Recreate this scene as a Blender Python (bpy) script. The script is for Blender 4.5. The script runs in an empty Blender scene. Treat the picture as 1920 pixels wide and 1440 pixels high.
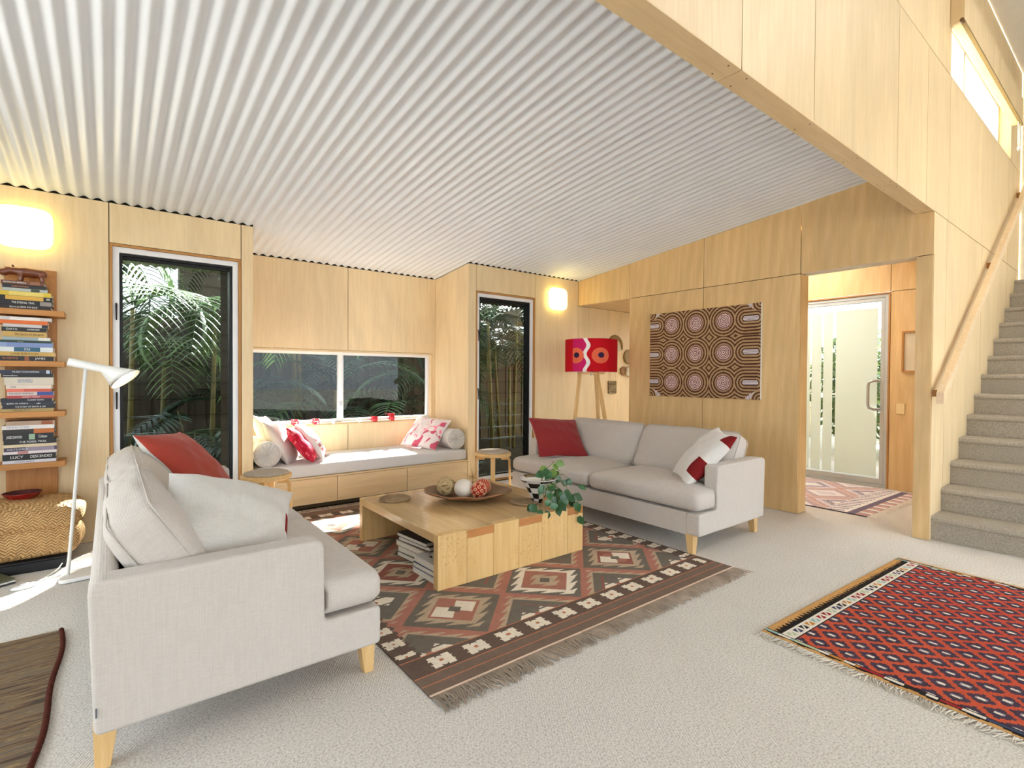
import bpy, math, random
import numpy as np
from mathutils import Vector, Matrix

random.seed(7)
RNG = np.random.default_rng(11)
SC = bpy.context.scene
COL = SC.collection
PI = math.pi

# ------------------------------------------------------------------ camera
cam_data = bpy.data.cameras.new('camera')
cam_data.sensor_width = 36.0
cam_data.lens = 18.0529
cam_data.clip_start = 0.05
cam_data.clip_end = 200
cam = bpy.data.objects.new('camera', cam_data)
COL.objects.link(cam)
_F = Vector((0.61710644, 0.78675336, -0.01409929))
_R = Vector((0.78686939, -0.61709098, 0.00594115))
_U = Vector((0.00402632, 0.01476062, 0.99988295))
cam.matrix_world = Matrix(((_R.x, _U.x, -_F.x, -4.70706), (_R.y, _U.y, -_F.y, -4.64430),
                           (_R.z, _U.z, -_F.z, 1.18), (0, 0, 0, 1)))
SC.camera = cam

# ------------------------------------------------------------------ sky, sun, exposure
world = bpy.data.worlds.new('overcast_sky')
SC.world = world
world.use_nodes = True
_bg = world.node_tree.nodes['Background']
_bg.inputs[0].default_value = (0.86, 0.935, 1.0, 1)
_bg.inputs[1].default_value = 2.1
sun_data = bpy.data.lights.new('sun', 'SUN')
sun_data.energy = 62.0
sun_data.angle = 0.03
sun_data.color = (1.0, 0.97, 0.92)
sun = bpy.data.objects.new('sun', sun_data)
COL.objects.link(sun)
sun.location = (6, 12, 12)
sun.rotation_euler = Vector((-0.65, -1.0, -0.88)).to_track_quat('-Z', 'Y').to_euler()
vs = SC.view_settings
vs.view_transform = 'Standard'
vs.look = 'None'
vs.gamma = 1.0
vs.use_curve_mapping = False
vs.exposure = 1.16
SC.cycles.use_denoising = True
SC.cycles.max_bounces = 10
SC.cycles.diffuse_bounces = 6
SC.cycles.glossy_bounces = 4
SC.cycles.transparent_max_bounces = 24
SC.cycles.caustics_reflective = False
SC.cycles.caustics_refractive = False
SC.cycles.sample_clamp_indirect = 12.0

# ------------------------------------------------------------------ helpers
def lin(r, g, b):
    f = lambda c: (c / 255 / 12.92) if c <= 10.3 else ((c / 255 + 0.055) / 1.055) ** 2.4
    return (f(r), f(g), f(b))

def tag(o, label=None, cat=None, group=None, kind=None):
    if label: o['label'] = label
    if cat: o['category'] = cat
    if group: o['group'] = group
    if kind: o['kind'] = kind
    return o

def empty(name, loc=(0, 0, 0), rz=0.0, label=None, cat=None, group=None, kind=None):
    o = bpy.data.objects.new(name, None)
    o.empty_display_size = 0.1
    o.location = loc
    o.rotation_euler = (0, 0, rz)
    COL.objects.link(o)
    return tag(o, label, cat, group, kind)

def link(name, me, mats=None, parent=None, loc=None, rot=None, scale=None):
    if mats is not None:
        for m in (mats if isinstance(mats, (list, tuple)) else [mats]):
            me.materials.append(m)
    o = bpy.data.objects.new(name, me)
    COL.objects.link(o)
    if parent is not None: o.parent = parent
    if loc is not None: o.location = loc
    if rot is not None: o.rotation_euler = rot
    if scale is not None: o.scale = scale
    return o

def copy_tree(o, parent=None):
    c = o.copy()
    COL.objects.link(c)
    c.parent = parent
    for ch in list(o.children):
        copy_tree(ch, c)
    return c

class MB:
    """collects faces for one mesh"""
    def __init__(s):
        s.v = []; s.f = []; s.m = []
    def add(s, vs_, fs, mi=0):
        k = len(s.v)
        s.v += [tuple(p) for p in vs_]
        for f in fs:
            s.f.append(tuple(i + k for i in f)); s.m.append(mi)
        return s
    def box(s, x0, x1, y0, y1, z0, z1, mi=0):
        p = [(x0, y0, z0), (x1, y0, z0), (x1, y1, z0), (x0, y1, z0), (x0, y0, z1), (x1, y0, z1), (x1, y1, z1), (x0, y1, z1)]
        return s.add(p, [(0, 3, 2, 1), (4, 5, 6, 7), (0, 1, 5, 4), (1, 2, 6, 5), (2, 3, 7, 6), (3, 0, 4, 7)], mi)
    def prism(s, poly, axis, a, b, mi=0):
        """poly: 2D points; axis 'x': (y,z), 'y': (x,z), 'z': (x,y)"""
        n = len(poly)
        ar = sum(poly[i][0] * poly[(i + 1) % n][1] - poly[(i + 1) % n][0] * poly[i][1] for i in range(n))
        if ar < 0: poly = poly[::-1]
        def P(p, t):
            return {'x': (t, p[0], p[1]), 'y': (p[0], t, p[1]), 'z': (p[0], p[1], t)}[axis]
        if axis == 'y': a, b = max(a, b), min(a, b)
        else: a, b = min(a, b), max(a, b)
        vv = [P(p, a) for p in poly] + [P(p, b) for p in poly]
        fs = [tuple(range(n))[::-1], tuple(range(n, 2 * n))]
        fs += [(i, (i + 1) % n, n + (i + 1) % n, n + i) for i in range(n)]
        return s.add(vv, fs, mi)
    def ring_frame(s, x0, x1, z0, z1, w, y0, y1, axis='y', mi=0, wb=None):
        """rectangular frame (4 mitred bars, one connected mesh); plane (x,z) for axis y, (y,z) for axis x"""
        wb = w if wb is None else wb
        o = [(x0, z0), (x1, z0), (x1, z1), (x0, z1)]
        i = [(x0 + w, z0 + wb), (x1 - w, z0 + wb), (x1 - w, z1 - w), (x0 + w, z1 - w)]
        P = (lambda p, t: (p[0], t, p[1])) if axis == 'y' else (lambda p, t: (t, p[0], p[1]))
        vv = [P(p, y0) for p in o] + [P(p, y0) for p in i] + [P(p, y1) for p in o] + [P(p, y1) for p in i]
        fs = []
        for k in range(4):
            j = (k + 1) % 4
            fs += [(k, j, 4 + j, 4 + k), (8 + j, 8 + k, 12 + k, 12 + j), (j, k, 8 + k, 8 + j), (4 + k, 4 + j, 12 + j, 12 + k)]
        return s.add(vv, fs, mi)
    def lathe(s, prof, n=24, c=(0, 0, 0), mi=0, cap0=False, cap1=False, mfun=None, ex=1.0):
        k = len(s.v); m = len(prof)
        for r, z in prof:
            for i in range(n):
                a = 2 * PI * i / n
                s.v.append((c[0] + r * math.cos(a) * ex, c[1] + r * math.sin(a), c[2] + z))
        for j in range(m - 1):
            for i in range(n):
                i2 = (i + 1) % n
                s.f.append((k + j * n + i, k + j * n + i2, k + (j + 1) * n + i2, k + (j + 1) * n + i))
                s.m.append(mfun(j, i) if mfun else mi)
        if cap0: s.f.append(tuple(k + i for i in range(n))[::-1]); s.m.append(mi)
        if cap1: s.f.append(tuple(k + (m - 1) * n + i for i in range(n))); s.m.append(mi)
        return s
    def tube(s, pts, r, n=8, mi=0, cap=True):
        pts = [Vector(p) for p in pts]
        if not isinstance(r, (list, tuple)): r = [r] * len(pts)
        k = len(s.v); up = None
        for i, p in enumerate(pts):
            d = (pts[min(i + 1, len(pts) - 1)] - pts[max(i - 1, 0)]).normalized()
            if up is None:
                up = Vector((0, 0, 1)) if abs(d.z) < 0.9 else Vector((1, 0, 0))
            a = d.cross(up).normalized(); b = a.cross(d).normalized(); up = b
            for q in range(n):
                t = 2 * PI * q / n
                s.v.append(tuple(p + a * (r[i] * math.cos(t)) + b * (r[i] * math.sin(t))))
        for i in range(len(pts) - 1):
            for q in range(n):
                q2 = (q + 1) % n
                s.f.append((k + i * n + q, k + i * n + q2, k + (i + 1) * n + q2, k + (i + 1) * n + q)); s.m.append(mi)
        if cap:
            s.f.append(tuple(k + q for q in range(n))[::-1]); s.m.append(mi)
            s.f.append(tuple(k + (len(pts) - 1) * n + q for q in range(n))); s.m.append(mi)
        return s
    def mesh(s, name, smooth=False):
        me = bpy.data.meshes.new(name)
        me.from_pydata(s.v, [], s.f)
        me.polygons.foreach_set('material_index', s.m)
        if smooth: me.polygons.foreach_set('use_smooth', [True] * len(s.f))
        me.update()
        return me
    def build(s, name, mats, parent=None, loc=None, rot=None, smooth=False, bevel=0.0, seg=2, ang=0.6, sub=0):
        o = link(name, s.mesh(name, smooth or bevel > 0), mats, parent, loc, rot)
        if bevel > 0: add_bevel(o, bevel, seg, ang)
        if sub:
            m = o.modifiers.new('sub', 'SUBSURF'); m.levels = sub; m.render_levels = sub
        return o

def add_bevel(o, w, seg=2, ang=0.6):
    m = o.modifiers.new('bevel', 'BEVEL')
    m.width = w; m.segments = seg; m.limit_method = 'ANGLE'; m.angle_limit = ang
    m.harden_normals = False
    w_ = o.modifiers.new('wn', 'WEIGHTED_NORMAL'); w_.keep_sharp = False; w_.weight = 100

def box_obj(name, x0, x1, y0, y1, z0, z1, mat, parent=None, bevel=0.0, seg=2):
    return MB().box(x0, x1, y0, y1, z0, z1).build(name, mat, parent, bevel=bevel, seg=seg)

def round_poly(pts, r, n=5):
    """2D polygon with rounded corners; r scalar or list"""
    out = []; m = len(pts)
    for i in range(m):
        p0 = Vector(pts[i - 1]); p = Vector(pts[i]); p2 = Vector(pts[(i + 1) % m])
        ri = r[i] if isinstance(r, (list, tuple)) else r
        if ri <= 0: out.append(tuple(p)); continue
        a = (p0 - p).normalized(); b = (p2 - p).normalized()
        for k in range(n + 1):
            t = k / n
            q = (p + a * ri) * (1 - t) ** 2 + p * 2 * t * (1 - t) + (p + b * ri) * t ** 2
            out.append((q.x, q.y))
    return out

def soft_box(sx, sy, sz, r, n=10, puff=(0, 0, 0), noise=0.0, seed=0, pinch=0.0):
    """rounded, puffed cushion block centred on the origin"""
    rg = random.Random(seed)
    ph = [rg.uniform(0, 6.28) for _ in range(6)]
    idx = {}; V = []; Fc = []
    hx, hy, hz = sx / 2, sy / 2, sz / 2
    def vert(i, j, k):
        key = (i, j, k)
        if key in idx: return idx[key]
        u, v, w = 2 * i / n - 1, 2 * j / n - 1, 2 * k / n - 1
        sp = lambda t: math.copysign(1 - (1 - abs(t)) ** 1.5, t)
        p = Vector((sp(u) * hx, sp(v) * hy, sp(w) * hz))
        q = Vector((max(-hx + r, min(hx - r, p.x)), max(-hy + r, min(hy - r, p.y)), max(-hz + r, min(hz - r, p.z))))
        d = p - q
        if d.length > 1e-9: p = q + d.normalized() * r
        a, b, c = p.x / hx, p.y / hy, p.z / hz
        p.x += a * puff[0] * (1 - b * b) * (1 - c * c)
        p.y += b * puff[1] * (1 - a * a) * (1 - c * c)
        p.z += c * puff[2] * (1 - a * a) * (1 - b * b)
        if noise:
            nn = math.sin(7 * a + ph[0] + 3 * c) * math.sin(6 * b + ph[1]) + .6 * math.sin(13 * b + ph[2] + 5 * c) * math.sin(9 * a + ph[3])
            p += p.normalized() * noise * nn
        idx[key] = len(V); V.append(tuple(p)); return idx[key]
    for i in range(n):
        for j in range(n):
            for (k, fl) in ((0, 1), (n, 0)):
                q = [(i, j, k), (i + 1, j, k), (i + 1, j + 1, k), (i, j + 1, k)]
                Fc.append([vert(*t) for t in (q[::-1] if fl else q)])
                q = [(i, k, j), (i + 1, k, j), (i + 1, k, j + 1), (i, k, j + 1)]
                Fc.append([vert(*t) for t in (q if fl else q[::-1])])
                q = [(k, i, j), (k, i + 1, j), (k, i + 1, j + 1), (k, i, j + 1)]
                Fc.append([vert(*t) for t in (q[::-1] if fl else q)])
    m = MB(); m.add(V, Fc)
    return m

def color_grid(name, us, vs_, cols, zfun, thick, mat, parent=None, loc=(0, 0, 0), rot=(0, 0, 0), edge_col=(.1, .07, .05), mask=None):
    """flat woven or painted sheet: one quad per cell with its own colour. us, vs_: 1D edges. cols: (nv, nu, 3)"""
    nu, nv = len(us) - 1, len(vs_) - 1
    U, Vv = np.meshgrid(us, vs_)
    Z = zfun(U, Vv) + thick
    top = np.stack([U, Vv, Z], -1).reshape(-1, 3)
    i, j = np.meshgrid(np.arange(nu), np.arange(nv))
    a = (j * (nu + 1) + i).ravel()
    faces = np.stack([a, a + 1, a + nu + 2, a + nu + 1], -1)
    col = cols.reshape(-1, 3)
    # rim
    N = len(top)
    per = list(range(nu + 1)) + [(r + 1) * (nu + 1) - 1 for r in range(1, nv + 1)] + \
          [nv * (nu + 1) + c for c in range(nu - 1, -1, -1)] + [r * (nu + 1) for r in range(nv - 1, 0, -1)]
    per = np.array(per)
    low = top[per].copy(); low[:, 2] -= thick
    nb = len(per)
    k = np.arange(nb); k2 = (k + 1) % nb
    rim = np.stack([per[k2], per[k], N + k, N + k2], -1)
    verts = np.concatenate([top, low]); F_ = np.concatenate([faces, rim])
    C = np.concatenate([col, np.tile(np.array(edge_col), (nb, 1))])
    me = bpy.data.meshes.new(name)
    me.vertices.add(len(verts)); me.vertices.foreach_set('co', verts.astype(np.float32).ravel())
    me.loops.add(len(F_) * 4); me.loops.foreach_set('vertex_index', F_.astype(np.int32).ravel())
    me.polygons.add(len(F_)); me.polygons.foreach_set('loop_start', np.arange(0, len(F_) * 4, 4, dtype=np.int32))
    me.update(calc_edges=True)
    at = me.attributes.new('weave', 'FLOAT_COLOR', 'CORNER')
    c4 = np.ones((len(F_), 4), np.float32); c4[:, :3] = C
    at.data.foreach_set('color', np.repeat(c4, 4, axis=0).ravel())
    return link(name, me, mat, parent, loc, rot)

# ------------------------------------------------------------------ materials
class NT:
    def __init__(s, name):
        s.mat = bpy.data.materials.new(name); s.mat.use_nodes = True
        s.t = s.mat.node_tree; s.b = s.t.nodes['Principled BSDF']
        s.out = s.t.nodes['Material Output']
    def n(s, ty, **kw):
        nd = s.t.nodes.new(ty)
        for k, v in kw.items():
            if k.startswith('_'): setattr(nd, k[1:], v)
            else: nd.inputs[k.replace('__', ' ')].default_value = v
        return nd
    def l(s, a, b): s.t.links.new(a, b)
    def coords(s, scale=(1, 1, 1), kind='Object', rot=(0, 0, 0)):
        tc = s.n('ShaderNodeTexCoord'); mp = s.n('ShaderNodeMapping')
        mp.inputs['Scale'].default_value = scale; mp.inputs['Rotation'].default_value = rot
        s.l(tc.outputs[kind], mp.inputs['Vector']); return mp.outputs['Vector']
    def ramp(s, fac, stops):
        r = s.n('ShaderNodeValToRGB'); el = r.color_ramp.elements
        while len(el) < len(stops): el.new(0.5)
        for e, (p, c) in zip(el, stops): e.position = p; e.color = (*c, 1)
        s.l(fac, r.inputs['Fac']); return r.outputs['Color']
    def mix(s, fac, a, b, mode='MIX'):
        m = s.n('ShaderNodeMix', _data_type='RGBA', _blend_type=mode)
        for sock, val in ((m.inputs[0], fac), (m.inputs[6], a), (m.inputs[7], b)):
            if hasattr(val, 'is_linked') or isinstance(val, bpy.types.NodeSocket): s.l(val, sock)
            elif isinstance(val, (int, float)): sock.default_value = val
            else: sock.default_value = (*val, 1)
        return m.outputs[2]
    def bump(s, h, strength=0.3, dist=0.01):
        b = s.n('ShaderNodeBump', Strength=strength, Distance=dist)
        s.l(h, b.inputs['Height']); s.l(b.outputs['Normal'], s.b.inputs['Normal'])
    def noise(s, vec, scale, detail=3, rough=0.55, dist=0.0):
        n = s.n('ShaderNodeTexNoise', Scale=scale, Detail=detail, Roughness=rough, Distortion=dist)
        s.l(vec, n.inputs['Vector']); return n.outputs['Fac']
    def wave(s, vec, scale, direction='X', dist=0.0, profile='SIN'):
        n = s.n('ShaderNodeTexWave', Scale=scale, Distortion=dist, _bands_direction=direction, _wave_profile=profile)
        s.l(vec, n.inputs['Vector']); return n.outputs['Fac']
    def setp(s, color=None, rough=0.5, spec=0.5, sheen=0.0, coat=0.0, metal=0.0):
        if color is not None:
            if isinstance(color, bpy.types.NodeSocket): s.l(color, s.b.inputs['Base Color'])
            else: s.b.inputs['Base Color'].default_value = (*color, 1)
        s.b.inputs['Roughness'].default_value = rough
        s.b.inputs['Specular IOR Level'].default_value = spec
        s.b.inputs['Metallic'].default_value = metal
        s.b.inputs['Sheen Weight'].default_value = sheen
        s.b.inputs['Coat Weight'].default_value = coat
        s.b.inputs['Coat Roughness'].default_value = 0.15
        return s.mat

def m_plain(name, c, rough=0.5, spec=0.4, var=0.06, nscale=12, coat=0.0, metal=0.0, bump=0.0):
    t = NT(name)
    f = t.noise(t.coords(), nscale, 4)
    c = tuple(c)
    col = t.ramp(f, [(0.3, tuple(x * (1 - var) for x in c)), (0.7, tuple(min(1, x * (1 + var)) for x in c))])
    if bump: t.bump(f, bump, 0.004)
    return t.setp(col, rough, spec, coat=coat, metal=metal)

def m_wood(name, c0, c1, axis='Z', scale=1.0, rough=0.4, spec=0.4, coat=0.0, rand=0.10, cath=0.0, fine=0.28):
    """timber or ply with grain running along axis"""
    t = NT(name)
    s = {'X': (1.1, 16, 16), 'Y': (16, 1.1, 16), 'Z': (16, 16, 1.1)}[axis]
    oi = t.n('ShaderNodeObjectInfo')
    tc = t.n('ShaderNodeTexCoord')
    ad = t.n('ShaderNodeVectorMath', _operation='ADD')
    ml = t.n('ShaderNodeVectorMath', _operation='SCALE')
    cb = t.n('ShaderNodeCombineXYZ')
    for i in range(3): t.l(oi.outputs['Random'], cb.inputs[i])
    t.l(cb.outputs[0], ml.inputs[0]); ml.inputs['Scale'].default_value = 13.0
    t.l(tc.outputs['Object'], ad.inputs[0]); t.l(ml.outputs[0], ad.inputs[1])
    mp = t.n('ShaderNodeMapping'); mp.inputs['Scale'].default_value = tuple(x * scale for x in s)
    t.l(ad.outputs[0], mp.inputs['Vector']); v = mp.outputs['Vector']
    f1 = t.noise(v, 2.2, 5, 0.6, 0.6)
    f2 = t.noise(v, 14, 3, 0.6)
    mp2 = t.n('ShaderNodeMapping'); mp2.inputs['Scale'].default_value = tuple((2.2 if x > 2 else 0.55) * scale for x in s)
    t.l(ad.outputs[0], mp2.inputs['Vector'])
    f3 = t.noise(mp2.outputs['Vector'], 1.0, 3, 0.55, 1.6)
    col = t.ramp(f1, [(0.25, c0), (0.75, c1)])
    dk = tuple(x * 0.80 for x in c0)
    fr = t.ramp(f2, [(0.45, (0, 0, 0)), (0.75, (1, 1, 1))])
    m1 = t.n('ShaderNodeMath', _operation='MULTIPLY'); t.l(fr, m1.inputs[0]); m1.inputs[1].default_value = fine
    col = t.mix(m1.outputs[0], col, dk)
    if cath > 0:
        wv = t.n('ShaderNodeTexWave', Scale=2.2, Distortion=7.0, Detail=2.0, _wave_type='RINGS')
        wv.inputs['Detail Scale'].default_value = 0.7
        mp3 = t.n('ShaderNodeMapping'); mp3.inputs['Scale'].default_value = tuple((1.5 if x > 2 else 0.4) for x in s)
        t.l(ad.outputs[0], mp3.inputs['Vector']); t.l(mp3.outputs['Vector'], wv.inputs['Vector'])
        m4 = t.n('ShaderNodeMath', _operation='MULTIPLY'); t.l(wv.outputs['Fac'], m4.inputs[0]); m4.inputs[1].default_value = cath
        col = t.mix(m4.outputs[0], col, dk)
    m3 = t.n('ShaderNodeMapRange'); t.l(f3, m3.inputs['Value'])
    m3.inputs['From Min'].default_value = 0.25; m3.inputs['From Max'].default_value = 0.75
    m3.inputs['To Min'].default_value = 0.90; m3.inputs['To Max'].default_value = 1.08
    mr = t.n('ShaderNodeMapRange'); t.l(oi.outputs['Random'], mr.inputs['Value'])
    mr.inputs['To Min'].default_value = 1 - rand; mr.inputs['To Max'].default_value = 1 + rand * 0.5
    mm = t.n('ShaderNodeMath', _operation='MULTIPLY'); t.l(m3.outputs[0], mm.inputs[0]); t.l(mr.outputs[0], mm.inputs[1])
    hv = t.n('ShaderNodeHueSaturation'); t.l(col, hv.inputs['Color']); t.l(mm.outputs[0], hv.inputs['Value'])
    t.bump(f2, 0.06, 0.002)
    return t.setp(hv.outputs['Color'], rough, spec, coat=coat)

def m_fabric(name, c, weave=420, var=0.10, bump=0.25, sheen=0.15, slub=True, rough=0.9):
    t = NT(name)
    v = t.coords()
    wx = t.wave(v, weave / 6.28 * 0.5, 'X', 1.5); wz = t.wave(v, weave / 6.28 * 0.5, 'Z', 1.5); wy = t.wave(v, weave / 6.28 * 0.5, 'Y', 1.5)
    a = t.n('ShaderNodeMath', _operation='ADD'); t.l(wx, a.inputs[0]); t.l(wz, a.inputs[1])
    b = t.n('ShaderNodeMath', _operation='ADD'); t.l(a.outputs[0], b.inputs[0]); t.l(wy, b.inputs[1])
    s1 = t.noise(t.coords((260, 260, 12)), 1.0, 3, .6); s2 = t.noise(t.coords((30, 30, 300)), 1.0, 2, .6)
    big = t.noise(v, 5, 3)
    m = t.n('ShaderNodeMath', _operation='ADD'); t.l(s1, m.inputs[0]); t.l(s2, m.inputs[1])
    m2 = t.n('ShaderNodeMath', _operation='MULTIPLY'); t.l(m.outputs[0], m2.inputs[0]); m2.inputs[1].default_value = 0.5
    k = var if slub else var * 0.4
    c = tuple(c)
    col = t.ramp(m2.outputs[0], [(0.35, tuple(x * (1 - k) for x in c)), (0.65, tuple(min(1, x * (1 + k)) for x in c))])
    col = t.mix(0.12, col, t.ramp(big, [(0.3, tuple(x * .85 for x in c)), (0.7, tuple(min(1, x * 1.1) for x in c))]))
    bb = t.n('ShaderNodeMath', _operation='MULTIPLY_ADD'); t.l(m2.outputs[0], bb.inputs[0]); bb.inputs[1].default_value = 3.0; t.l(b.outputs[0], bb.inputs[2])
    t.bump(bb.outputs[0], bump, 0.0015)
    return t.setp(col, rough, 0.2, sheen=sheen)

def m_emit(name, c, s):
    t = NT(name)
    t.b.inputs['Emission Color'].default_value = (*c, 1); t.b.inputs['Emission Strength'].default_value = s
    return t.setp((.9, .9, .85), 0.3)

def m_attr(name, rough=0.9, bump=0.3, nscale=(260, 260, 260), var=0.10, spec=0.15):
    """woven colour read from the piece's own weave colours"""
    t = NT(name)
    at = t.n('ShaderNodeAttribute', _attribute_name='weave')
    f = t.noise(t.coords(nscale), 1.0, 2, .6)
    g = t.noise(t.coords((14, 14, 14)), 1.0, 3, .6)
    mr = t.n('ShaderNodeMapRange'); t.l(f, mr.inputs['Value']); mr.inputs['From Min'].default_value = .25; mr.inputs['From Max'].default_value = .75
    mr.inputs['To Min'].default_value = 1 - var; mr.inputs['To Max'].default_value = 1 + var
    mr2 = t.n('ShaderNodeMapRange'); t.l(g, mr2.inputs['Value']); mr2.inputs['From Min'].default_value = .25; mr2.inputs['From Max'].default_value = .75
    mr2.inputs['To Min'].default_value = .92; mr2.inputs['To Max'].default_value = 1.08
    mm = t.n('ShaderNodeMath', _operation='MULTIPLY'); t.l(mr.outputs[0], mm.inputs[0]); t.l(mr2.outputs[0], mm.inputs[1])
    hv = t.n('ShaderNodeHueSaturation'); t.l(at.outputs['Color'], hv.inputs['Color']); t.l(mm.outputs[0], hv.inputs['Value'])
    t.bump(f, bump, 0.002)
    return t.setp(hv.outputs['Color'], rough, spec)

def m_glass(name, tint=(.93, .96, .95), refl=0.6, rough=0.0):
    t = NT(name)
    tr = t.n('ShaderNodeBsdfTransparent'); tr.inputs['Color'].default_value = (*tint, 1)
    gl = t.n('ShaderNodeBsdfGlossy'); gl.inputs['Roughness'].default_value = rough; gl.inputs['Color'].default_value = (.9, .95, 1, 1)
    fr = t.n('ShaderNodeFresnel', IOR=1.45)
    mu = t.n('ShaderNodeMath', _operation='MULTIPLY'); t.l(fr.outputs[0], mu.inputs[0]); mu.inputs[1].default_value = refl
    mx = t.n('ShaderNodeMixShader'); t.l(mu.outputs[0], mx.inputs[0]); t.l(tr.outputs[0], mx.inputs[1]); t.l(gl.outputs[0], mx.inputs[2])
    t.l(mx.outputs[0], t.out.inputs['Surface'])
    return t.mat

def m_frost(name, c):
    t = NT(name)
    tl = t.n('ShaderNodeBsdfTranslucent'); tl.inputs['Color'].default_value = (*c, 1)
    df = t.n('ShaderNodeBsdfDiffuse'); df.inputs['Color'].default_value = (*c, 1)
    f = t.noise(t.coords(), 60, 2)
    mx = t.n('ShaderNodeMixShader'); t.l(t.ramp(f, [(0, (.5, .5, .5)), (1, (.6, .6, .6))]), mx.inputs[0])
    t.l(df.outputs[0], mx.inputs[1]); t.l(tl.outputs[0], mx.inputs[2])
    t.l(mx.outputs[0], t.out.inputs['Surface'])
    return t.mat

def m_carpet(name, c):
    t = NT(name)
    v = t.coords((1, 1, 1))
    n1 = t.noise(v, 130, 2, .65); n2 = t.noise(v, 420, 1, .5); n3 = t.noise(v, 2.5, 3)
    w = t.wave(t.coords((1, 1, 1), rot=(0, 0, .6)), 34, 'X', 3.0)
    col = t.ramp(n1, [(0.30, tuple(x * .50 for x in c)), (0.5, c), (0.72, tuple(min(1, x * 1.26) for x in c))])
    col = t.mix(0.25, col, t.ramp(n3, [(0.3, tuple(x * .92 for x in c)), (0.7, tuple(x * 1.06 for x in c))]))
    a = t.n('ShaderNodeMath', _operation='MULTIPLY_ADD'); t.l(w, a.inputs[0]); a.inputs[1].default_value = .35; t.l(n1, a.inputs[2])
    t.bump(a.outputs[0], 0.55, 0.006)
    return t.setp(col, 0.95, 0.1, sheen=0.1)

def m_stair_carpet(name, c):
    t = NT(name)
    v = t.coords()
    n1 = t.noise(v, 210, 2, .7); n2 = t.noise(v, 520, 1, .5)
    col = t.ramp(n1, [(0.28, tuple(x * .45 for x in c)), (0.5, c), (0.72, tuple(min(1, x * 1.35) for x in c))])
    t.bump(n1, 0.8, 0.006)
    return t.setp(col, 0.95, 0.1)

def m_weave(name, c0, c1, s=34, bump=0.9, rot=(0, 0, 0), rough=0.6):
    """plaited palm or cane"""
    t = NT(name)
    v = t.coords((s, s, s), rot=rot)
    ck = t.n('ShaderNodeTexChecker', Scale=1.0); t.l(v, ck.inputs['Vector'])
    w1 = t.wave(v, 1.6, 'DIAGONAL', 0.4); w2 = t.wave(t.coords((s, s, -s), rot=rot), 1.6, 'DIAGONAL', 0.4)
    m = t.mix(ck.outputs['Fac'], w1, w2)
    big = t.noise(t.coords(), 7, 3)
    col = t.ramp(m, [(0.05, tuple(x * .45 for x in c0)), (0.45, c0), (0.9, c1)])
    col = t.mix(0.35, col, t.ramp(big, [(0.3, tuple(x * .6 for x in c0)), (0.7, c1)]))
    t.bump(m, bump, 0.006)
    return t.setp(col, rough, 0.3)

def m_leaf(name, c0, c1, rough=0.35, sc=9):
    t = NT(name)
    oi = t.n('ShaderNodeObjectInfo')
    f = t.noise(t.coords(), sc, 3)
    col = t.ramp(f, [(0.3, c0), (0.7, c1)])
    mr = t.n('ShaderNodeMapRange'); t.l(oi.outputs['Random'], mr.inputs['Value']); mr.inputs['To Min'].default_value = .65; mr.inputs['To Max'].default_value = 1.35
    hv = t.n('ShaderNodeHueSaturation'); t.l(col, hv.inputs['Color']); t.l(mr.outputs[0], hv.inputs['Value'])
    return t.setp(hv.outputs['Color'], rough, 0.45)

def m_herring(name, c0, c1, sx=22.0, sz=58.0, amp=1.0):
    """plaited palm: zigzag rows of strips"""
    t = NT(name)
    tc = t.n('ShaderNodeTexCoord'); sp = t.n('ShaderNodeSeparateXYZ'); t.l(tc.outputs['Object'], sp.inputs[0])
    def mt(op, a, b=None):
        m = t.n('ShaderNodeMath', _operation=op)
        for k, q in enumerate((a, b)):
            if q is None: continue
            if isinstance(q, bpy.types.NodeSocket): t.l(q, m.inputs[k])
            else: m.inputs[k].default_value = q
        return m.outputs[0]
    xy = mt('ADD', sp.outputs['X'], mt('MULTIPLY', sp.outputs['Y'], .9))
    zz = mt('PINGPONG', mt('MULTIPLY', xy, sx), .5)
    f = mt('FRACT', mt('ADD', mt('MULTIPLY', mt('ADD', sp.outputs['Z'], mt('MULTIPLY', sp.outputs['Y'], .35)), sz), mt('MULTIPLY', zz, 2.2 * amp)))
    h = mt('SINE', mt('MULTIPLY', f, PI))
    big = t.noise(tc.outputs['Object'], 9, 3); fine = t.noise(t.coords((60, 60, 60)), 1.0, 2)
    col = t.ramp(h, [(.05, tuple(x * .40 for x in c0)), (.45, c0), (.95, c1)])
    col = t.mix(.40, col, t.ramp(big, [(.3, tuple(x * .65 for x in c0)), (.7, c1)]))
    col = t.mix(.20, col, t.ramp(fine, [(.3, c0), (.7, c1)]))
    t.bump(h, .9, .006)
    return t.setp(col, .6, .3)
# ------------------------------------------------------------------ material set
PLY = m_wood('birch_ply', lin(224, 198, 154), lin(236, 214, 174), 'Z', 1.0, 0.42, 0.35, rand=.05, fine=.12)
PLY_C = m_wood('hoop_pine_ply', lin(216, 180, 124), lin(230, 199, 148), 'Z', 1.0, 0.40, 0.35, rand=.05, cath=.22, fine=.12)
PLY_X = m_wood('birch_ply_flat', lin(218, 190, 144), lin(233, 208, 166), 'X', 1.0, 0.42, 0.35, rand=.05, fine=.12)
CEDAR = m_wood('cedar_reveal', lin(168, 118, 62), lin(194, 142, 82), 'Z', 1.4, 0.5, 0.3)
BOARD = m_wood('shelf_timber', lin(170, 112, 55), lin(196, 138, 76), 'Z', 1.2, 0.42, 0.4)
BOARD_X = m_wood('shelf_timber_long', lin(178, 118, 58), lin(202, 144, 80), 'X', 1.2, 0.42, 0.4)
BEECH = m_wood('pale_beech', lin(214, 172, 110), lin(232, 196, 138), 'Z', 1.2, 0.4, 0.4)
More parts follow.
